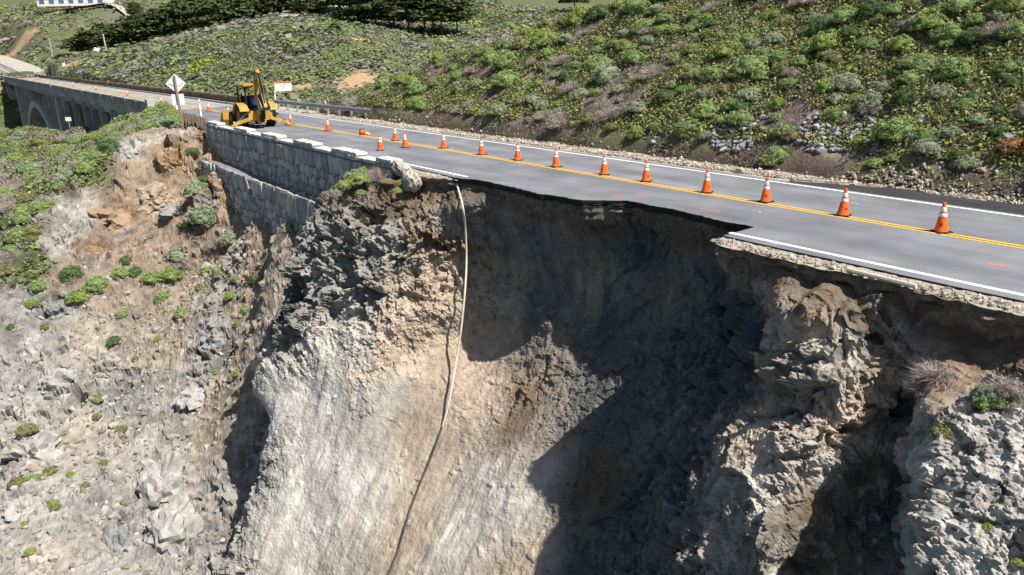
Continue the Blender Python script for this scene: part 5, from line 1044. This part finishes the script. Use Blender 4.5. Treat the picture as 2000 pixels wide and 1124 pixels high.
for i in range(150):
    u = random.uniform(0, 350); lo = np.interp(u, [0, 100, 200, 300, 350], [255, 255, 258, 222, 225]); hi = np.interp(u, [0, 100, 200, 270, 350], [540, 420, 300, 260, 245]); v = random.uniform(lo, hi)
    p = hl(u, v); dd = np.linalg.norm(p - CAM); put_bush(random.choices(['green', 'sage', 'lime', 'olive', 'dry', 'dark'], (3, 3, 1.6, 3, 3, 1))[0], p, random.uniform(.35, .75) * (1 + .5 * (dd > 70)), WV)
for u, v, r_, kd in [(270, 222, 20, 'sage'), (300, 228, 18, 'lime'), (320, 215, 16, 'green'), (335, 228, 14, 'lime'), (345, 240, 12, 'green'), (285, 240, 16, 'dry'), (255, 245, 16, 'dry')]:
    p = hl(u, v); put_bush(kd, p, r_ * np.linalg.norm(p - CAM) / F_PX, 'on the knoll beside the diamond sign')
# shrubs on the buttress top and the near rock
def bc(u, v): return march(u, v, behind_cliff)
for u, v, r_, kd in [(700, 340, 16, 'lime'), (715, 325, 14, 'green'), (740, 335, 24, 'dry'), (690, 330, 14, 'sage'), (670, 350, 12, 'lime'), (785, 345, 10, 'lime'), (765, 335, 14, 'dry'), (705, 365, 9, 'green'), (655, 365, 9, 'sage'), (775, 360, 8, 'lime')]:
    p = at_z(u, v + 14, -.38); put_bush(kd, p, 1.25 * r_ * np.linalg.norm(p - CAM) / F_PX, 'on top of the buttress at the wall end')
for u, v, r_, kd in [(1830, 735, 42, 'dry'), (1800, 760, 26, 'dry'), (1970, 760, 30, 'dry'), (1930, 775, 26, 'sage'), (1920, 790, 16, 'lime'), (1840, 850, 20, 'olive'), (1926, 1027, 12, 'lime'), (1880, 1022, 9, 'green'), (1950, 790, 14, 'green'), (1990, 1100, 10, 'lime')]:
    p = bc(u, v); put_bush(kd, p, r_ * np.linalg.norm(p - CAM) / F_PX, 'on the near rock at the right edge')
# yuccas: pointed rosettes
def rosette(label, p, h, col, n=34):
    r = np.random.default_rng(int(abs(p[0] * 97)) + 3); V = []; T = []
    t = thing('yucca', label, 'plant', tuple(p)); 
    for i in range(n):
        a = r.uniform(0, 6.28); e = r.uniform(.25, 1.35); d = np.array([math.cos(a) * math.cos(e), math.sin(a) * math.cos(e), math.sin(e)]); s_3 = np.cross(d, [0, 0, 1]); s_3 = s_3 / (np.linalg.norm(s_3) + 1e-6) * .025; L_ = h * r.uniform(.7, 1.1)
        m = MB(); tip = d * L_ + np.array([0, 0, -.1 * L_ * math.cos(e)]); mid = d * L_ * .5; m.face([-s_3, s_3, mid + s_3 * 1.2, mid - s_3 * 1.2]); m.face([mid - s_3 * 1.2, mid + s_3 * 1.2, tip]); m.build('leaf', YM[col], t)
YM = {'g': node_mat('yucca_green', (.10, .15, .06), var=.3), 'y': node_mat('yucca_straw', (.30, .26, .10), var=.3)}
rosette('spiky green yucca in the shade at the foot of the stone wall', hl(565, 465), .9, 'g'); rosette('straw-yellow yucca on the dirt slope below the wall', hl(487, 548), .7, 'y')
# ------------------------------------------------------------------ rubble revetment and gravel along the inland shoulder
MRUB = [rock_mat('revetment_stone', (.30, .31, .32), (.21, .22, .23)), rock_mat('revetment_stone_pale', (.44, .44, .43), (.31, .31, .31))]
STO = []
for j in range(8):
    o = boulder('tmp', (.5, .42, .36), None, 40 + j, sub=1, facet=.8); STO.append(o.data); bpy.data.objects.remove(o)
rv = thing('rubble_revetment', 'pale loose stone revetment at the foot of the hillside behind the shrubs', 'stone revetment', (-9, 6, 0))
cnt = 0
for (x0, y0, x1, y1, dn) in [(480, 620, 670, 745, 1), (930, 565, 1285, 755, 1), (1340, 580, 1505, 725, .7), (140, 640, 230, 715, .6), (600, 560, 760, 620, .5), (860, 640, 940, 700, .6), (1880, 640, 1990, 700, .3)]:
    yy = y0
    while yy < y1:
        xx = x0 + random.uniform(0, 20)
        while xx < x1:
            if random.random() < dn * .78 and cnt < 290:
                p = march(1200 + xx / 2.5, yy / 2.5, above_hill); o = add('stone', STO[cnt % 8], parent=rv); o.data.materials.append(MRUB[cnt % 2]) if not o.data.materials else None
                R_ = random.choice((.13, .18, .22, .28, .38)); o.location = (p[0] + 9, p[1] - 6 - .02, p[2] + .03); o.scale = (R_ * random.uniform(.9, 1.6), R_, R_ * random.uniform(.7, 1)); o.rotation_euler = (random.uniform(-.5, .5), random.uniform(-.5, .5), random.uniform(0, 6)); cnt += 1
            xx += random.uniform(17, 34)
        yy += 19
def pebbles(name, pts, size, pal, label, seed):
    r = np.random.default_rng(seed); bm = bmesh.new(); bmesh.ops.create_icosphere(bm, subdivisions=1, radius=1); bv = np.array([v.co for v in bm.verts]); bt = np.array([[v.index for v in f.verts] for f in bm.faces]); bm.free(); n_ = len(pts)
    s = (size * r.lognormal(0, .45, n_))[:, None, None] * r.uniform(.6, 1.2, (n_, 1, 3)); V = bv[None] * (1 + .25 * r.normal(size=(n_, len(bv), 1))) * s + np.asarray(pts)[:, None]
    col = np.repeat(np.array(pal)[r.integers(0, len(pal), n_)] * r.uniform(.75, 1.2, (n_, 1)), len(bv), 0); T = (bt[None] + (np.arange(n_) * len(bv))[:, None, None]).reshape(-1, 3)
    return add(name, mesh_np(name, V.reshape(-1, 3), tris=T, color=col), MROCK, label=label, cat='gravel', kind='stuff')
x = r9.uniform(-45, 9, 7500); y = 3.9 + np.abs(r9.normal(0, .45, 7500)) + .8 * np.clip((x + 6.7) / 3, 0, 1) ; z = np.where(y > 4.9, hz(x, y), 0) ; pebbles('shoulder_gravel', np.stack([x, y, z + .01], 1), .034, [(.42, .37, .30), (.36, .31, .25), (.48, .44, .38), (.30, .26, .21)], 'loose tan gravel strewn along the inland shoulder', 81)
x = np.concatenate([r9.uniform(-3, 9, 1600), r9.uniform(-18.5, -15.2, 300)]); y = -3.95 - r9.uniform(0, .38, len(x)); pebbles('edge_gravel', np.stack([x, y, y * 0 - .05], 1), .022, [(.40, .36, .30), (.33, .29, .24), (.46, .42, .36)], 'fine gravel along the seaward pavement edge', 82)
# loose stones on the cliff slopes
u_ = r9.uniform(0, 520, 2600); v_ = r9.uniform(480, 1124, 2600); px3 = r9.uniform(-40, -14, 6000); py3 = r9.uniform(-30, -6, 6000); pz3 = lz(px3, py3)
pebbles('slope_stones', np.stack([px3, py3, pz3 + .02], 1), .09, [(.30, .285, .26), (.24, .21, .18), (.36, .345, .32), (.26, .22, .17)], 'loose grey stones scattered over the left slope', 83)
# ------------------------------------------------------------------ scrub on the far hills
def clumps(name, P_, R_, pals, per, label, cat, seed, flat=.5):
    """low leafy mounds joined into one mass"""
    r = np.random.default_rng(seed); n_ = len(P_); kind = np.clip(((fbm(P_, 7, 3, seed) * 1.1 + .5 + r.normal(0, .17, n_)) * len(pals)).astype(int), 0, len(pals) - 1)
    d = unit(r.normal(size=(n_, per, 3))); d[..., 2] = np.abs(d[..., 2]); c = P_[:, None] + d * (R_[:, None, None] * r.uniform(.75, 1.1, (n_, per, 1))) * np.array([1, 1, flat])
    nn = unit(d * .7 + np.array([0, 0, .9]) + .25 * r.normal(size=d.shape)).reshape(-1, 3); size = np.repeat(R_, per) * r.uniform(.32, .5, n_ * per); V = quads_at(c.reshape(-1, 3), nn, size, r, 1.9)
    pal = np.array(pals) * 1.32; col = np.repeat((pal[kind][:, None] * r.uniform(.85, 1.15, (n_, 1, 1)) * r.uniform(.88, 1.12, (n_, per, 1))).reshape(-1, 3), 4, 0)
    return add(name, mesh_np(name, V, quads=np.arange(len(V)).reshape(-1, 4), color=col), MLEAF, label=label, cat=cat, kind='stuff')
PAL = [(.20, .185, .17), (.18, .17, .145), (.13, .145, .085), (.15, .175, .12), (.135, .165, .07), (.14, .155, .07), (.19, .225, .07), (.12, .14, .09)]
def far_scatter(n_, x0, x1, y0, y1, sz, seed, per, name, label):
    r = np.random.default_rng(seed); x = r.uniform(x0, x1, n_); y = r.uniform(y0, y1, n_); z = far_z(x, y) + fbm(np.stack([x, y, far_z(x, y)], 1), 9, 5, 201) * .9 * sstep(5.2, 12, np.abs(y)); p = np.stack([x, y, z], 1)
    k = (fbm(p, 6, 3, 205) > -.7) & (bilin(cxf, cyf, dr_, x, y) > 13) & (np.min([np.hypot(x - b[0], y - b[1]) / q for b, q in zip(BARE, [3, 2, 9, 6, 12, 6, 5, 1.8])], 0) > .8); p = p[k]
    return clumps(name, p, sz * r.lognormal(0, .4, len(p)), PAL, per, label, 'scrub', seed + 1)
BARE = [at_d(*a) for a in [(705, 140, 93), (690, 165, 90), (30, 70, 285), (60, 75, 285), (150, 35, 318), (180, 115, 178), (145, 118, 182), (590, 175, 92)]]
far_scatter(8000, -150, -60, 5.4, 60, .75, 301, 17, 'knoll_scrub', 'grey-green chaparral covering the knoll behind the bridge')
far_scatter(5500, -240, -140, 5.4, 120, 1.3, 303, 15, 'back_scrub', 'chaparral on the slopes behind the knoll')
far_scatter(4500, -150, -60, 55, 170, 1.2, 305, 14, 'valley_scrub', 'green scrub in the valley right of the cypress trees')
far_scatter(4500, -440, -235, -40, 200, 2.1, 307, 12, 'hilltop_scrub', 'scrub and grass on the far left hillside')
r = np.random.default_rng(311); x = r.uniform(-260, -205, 900); y = r.uniform(-30, 4, 900); z = bank_f(np.stack([x, y], 1)); clumps('bank_scrub', np.stack([x, y, z], 1), 1.0 * r.lognormal(0, .4, 900), PAL[:2] + PAL[4:7], 14, 'green scrub on the bank under the far end of the bridge', 'scrub', 312)
for u, v, d, R_, c in [(410, 125, 112, 2.6, (.22, .26, .03)), (395, 118, 114, 1.8, (.20, .25, .03)), (640, 150, 96, 1.6, (.2, .25, .04)), (718, 74, 112, 2.2, (.34, .26, .10)), (320, 138, 122, 3.0, (.10, .13, .14)), (180, 130, 150, 3.2, (.12, .155, .15)), (590, 200, 86, 1.6, (.16, .22, .04))]:
    p = at_d(u, v, d); rr = np.random.default_rng(int(u)); n_ = 14; q = p + rr.normal(size=(n_, 3)) * np.array([R_ * .5, R_ * .5, 0]); q[:, 2] = far_z(q[:, 0], q[:, 1]); 
    o = clumps('far_shrub', q, np.full(n_, R_ * .5), [c], 26, None, 'shrub', int(u) + 5); del o['kind']; o['label'] = {410: 'large yellow-green bush on the knoll above the diamond sign', 395: 'smaller yellow-green bush beside the large one on the knoll', 640: 'bright green bush on the knoll right of the notice board', 718: 'straw-coloured round bush on top of the knoll', 320: 'bluish dark bush on the knoll left of the diamond sign', 180: 'blue-green bush behind the middle of the bridge railing', 590: 'bright green bush behind the long guardrail'}[u]
# ------------------------------------------------------------------ cypress trees
MBARK = node_mat('cypress_bark', (.13, .11, .095), var=.35, scale=3, bump=.5)
def crown_mesh(seed, layers=True, n_t=150, per=20):
    """flat-topped conifer crown: dense horizontal sprays with gaps between them"""
    r = np.random.default_rng(seed); h = r.uniform(.18, 1.0, n_t) ** .8; prof = np.interp(h, [.15, .35, .6, .85, 1.0], [.55, .95, 1.0, .7, .25]); a = r.uniform(0, 6.28, n_t); rad = prof * np.sqrt(r.uniform(.25, 1, n_t)) * .52
    c = np.stack([np.cos(a) * rad, np.sin(a) * rad, h], 1); sr = r.uniform(.09, .17, n_t)
    d = unit(r.normal(size=(n_t, per, 3))); d[..., 2] = np.abs(d[..., 2]) * .8 - .15; p = c[:, None] + d * sr[:, None, None] * np.array([1.25, 1.25, .42]) * r.uniform(.5, 1.1, (n_t, per, 1)); nn = unit(d * np.array([.6, .6, 1]) + .5 * r.normal(size=d.shape) + np.array([0, 0, .5]))
    V = quads_at(p.reshape(-1, 3), nn.reshape(-1, 3), np.repeat(sr, per) * r.uniform(.5, .85, n_t * per), r, 1.7)
    base = np.array([(.055, .08, .03), (.075, .10, .035), (.10, .12, .04), (.05, .07, .028)])[r.integers(0, 4, n_t)]; col = np.repeat(np.repeat(base, per, 0) * r.uniform(.75, 1.3, (n_t * per, 1)), 4, 0)
    me = mesh_np('cypress_crown', V, quads=np.arange(len(V)).reshape(-1, 4), color=col); me.materials.append(MLEAF); return me
def trunk_mesh(seed):
    r = np.random.default_rng(seed); m = MB(); top = (r.uniform(-.04, .04), r.uniform(-.04, .04), .75); m.tube([(0, 0, -.12), (.01, 0, .15), (top[0] * .6, top[1] * .6, .45), top], [.035, .028, .02, .008], 8)
    for i in range(7):
        a = r.uniform(0, 6.28); z = r.uniform(.2, .6); L_ = r.uniform(.2, .38); m.tube([(top[0] * z, top[1] * z, z), (math.cos(a) * L_ * .6, math.sin(a) * L_ * .6, z + .1), (math.cos(a) * L_, math.sin(a) * L_, z + .2)], [.014, .01, .004], 6)
    return m.mesh('cypress_trunk')
CR = [crown_mesh(60 + i) for i in range(5)]; TR = [trunk_mesh(70 + i) for i in range(3)]
for me in TR: me.materials.append(MBARK)
def tree(u, v, d, h, wd, label, group, i):
    b = at_d(u, v, d); g = float(far_z(b[0], b[1])); b[2] = min(b[2], g + 1.0)
    t = thing('cypress_tree', label, 'tree', tuple(b), random.uniform(0, 6.28), group=group); o = add('trunk', TR[i % 3], parent=t); o.scale = (h * .9, h * .9, h); o = add('crown', CR[i % 5], parent=t); o.scale = (wd, wd, h)
G1 = 'cypress trees of the dark grove behind the bridge'
for i, (u, v, d, h, wd) in enumerate([(130, 111, 205, 2.6, 6), (160, 109, 200, 4.5, 8), (190, 107, 198, 6, 9), (215, 106, 205, 7.5, 9), (240, 103, 196, 6.5, 9), (235, 80, 225, 6, 10), (270, 101, 192, 8, 10), (275, 75, 228, 8.5, 11), (300, 98, 190, 8.5, 10), (325, 96, 187, 9, 11), (322, 70, 225, 10, 12), (350, 92, 184, 9, 10), (372, 62, 220, 10.5, 13), (378, 86, 182, 9, 11), (402, 82, 182, 8.5, 10), (420, 60, 213, 11, 13), (430, 78, 180, 8.5, 10), (455, 72, 182, 8.5, 10), (468, 48, 210, 11, 13), (482, 64, 186, 8.5, 10), (510, 56, 186, 8, 10), (515, 38, 208, 10, 12), (538, 50, 185, 7, 9)]):
    tree(u, v, d, h, wd, 'dark cypress in the %s of the grove behind the bridge, %s row' % ('left third' if u < 260 else ('middle' if u < 400 else 'right third'), 'front' if d < 200 else 'back'), G1, i)
G2 = 'cypress trees right of the driveway on the skyline'
for i, (u, v, d, h, wd) in enumerate([(700, 50, 166, 8, 9), (735, 56, 162, 8, 10), (770, 60, 160, 8, 10), (800, 62, 158, 8, 10), (830, 62, 158, 8, 11), (862, 60, 160, 7.5, 10), (893, 58, 163, 6.5, 8), (845, 38, 178, 8, 10), (770, 36, 180, 9, 10)]):
    tree(u, v, d, h, wd, 'dark cypress in the skyline clump right of the white cottage, %s' % ('back row' if d > 170 else ('left end' if u < 745 else ('middle' if u < 840 else 'right end'))), G2, i)
for i, (u, v, d, h, wd, lab) in enumerate([(600, 38, 176, 7.5, 8, 'dense dark cypress left of the grey-roofed house'), (568, 30, 185, 8, 8, 'cypress at the driveway, right end of the grove'), (664, 34, 178, 11, 10, 'tall cypress with bare trunk in front of the white cottage'), (684, 36, 176, 11, 10, 'second bare-trunked cypress in front of the white cottage'), (262, 19, 300, 5.5, 5.5, 'lone round tree beside the long white house'), (1122, 20, 200, 7, 8, 'single dark tree at the top edge above the valley'), (655, 72, 117, 1.9, 1.8, 'small dark conifer alone on top of the knoll')]):
    tree(u, v, d, h, wd, lab, None, i)
# driveway by the cypress trees and the yard of the white house
for nm, pts in (('driveway', [(565, 46, 168, 2), (572, 36, 182, 2.2), (570, 28, 200, 2.2)]), ('yard', [(120, 22, 305, 3), (170, 25, 300, 4), (215, 20, 300, 4), (262, 20, 298, 3)])):
    c = np.array([at_d(*p[:3]) for p in pts]); tt = np.linspace(0, len(c) - 1, 14); cc = np.stack([np.interp(tt, np.arange(len(c)), c[:, j]) for j in range(3)], 1); cc[:, 2] = far_z(cc[:, 0], cc[:, 1]) + 1.0; tn = unit(np.gradient(cc, axis=0)); sd_ = np.stack([tn[:, 1], -tn[:, 0], 0 * tn[:, 0]], 1) * pts[0][3]
    strip(nm, [cc - sd_, cc + sd_], MGR2, kind='structure')
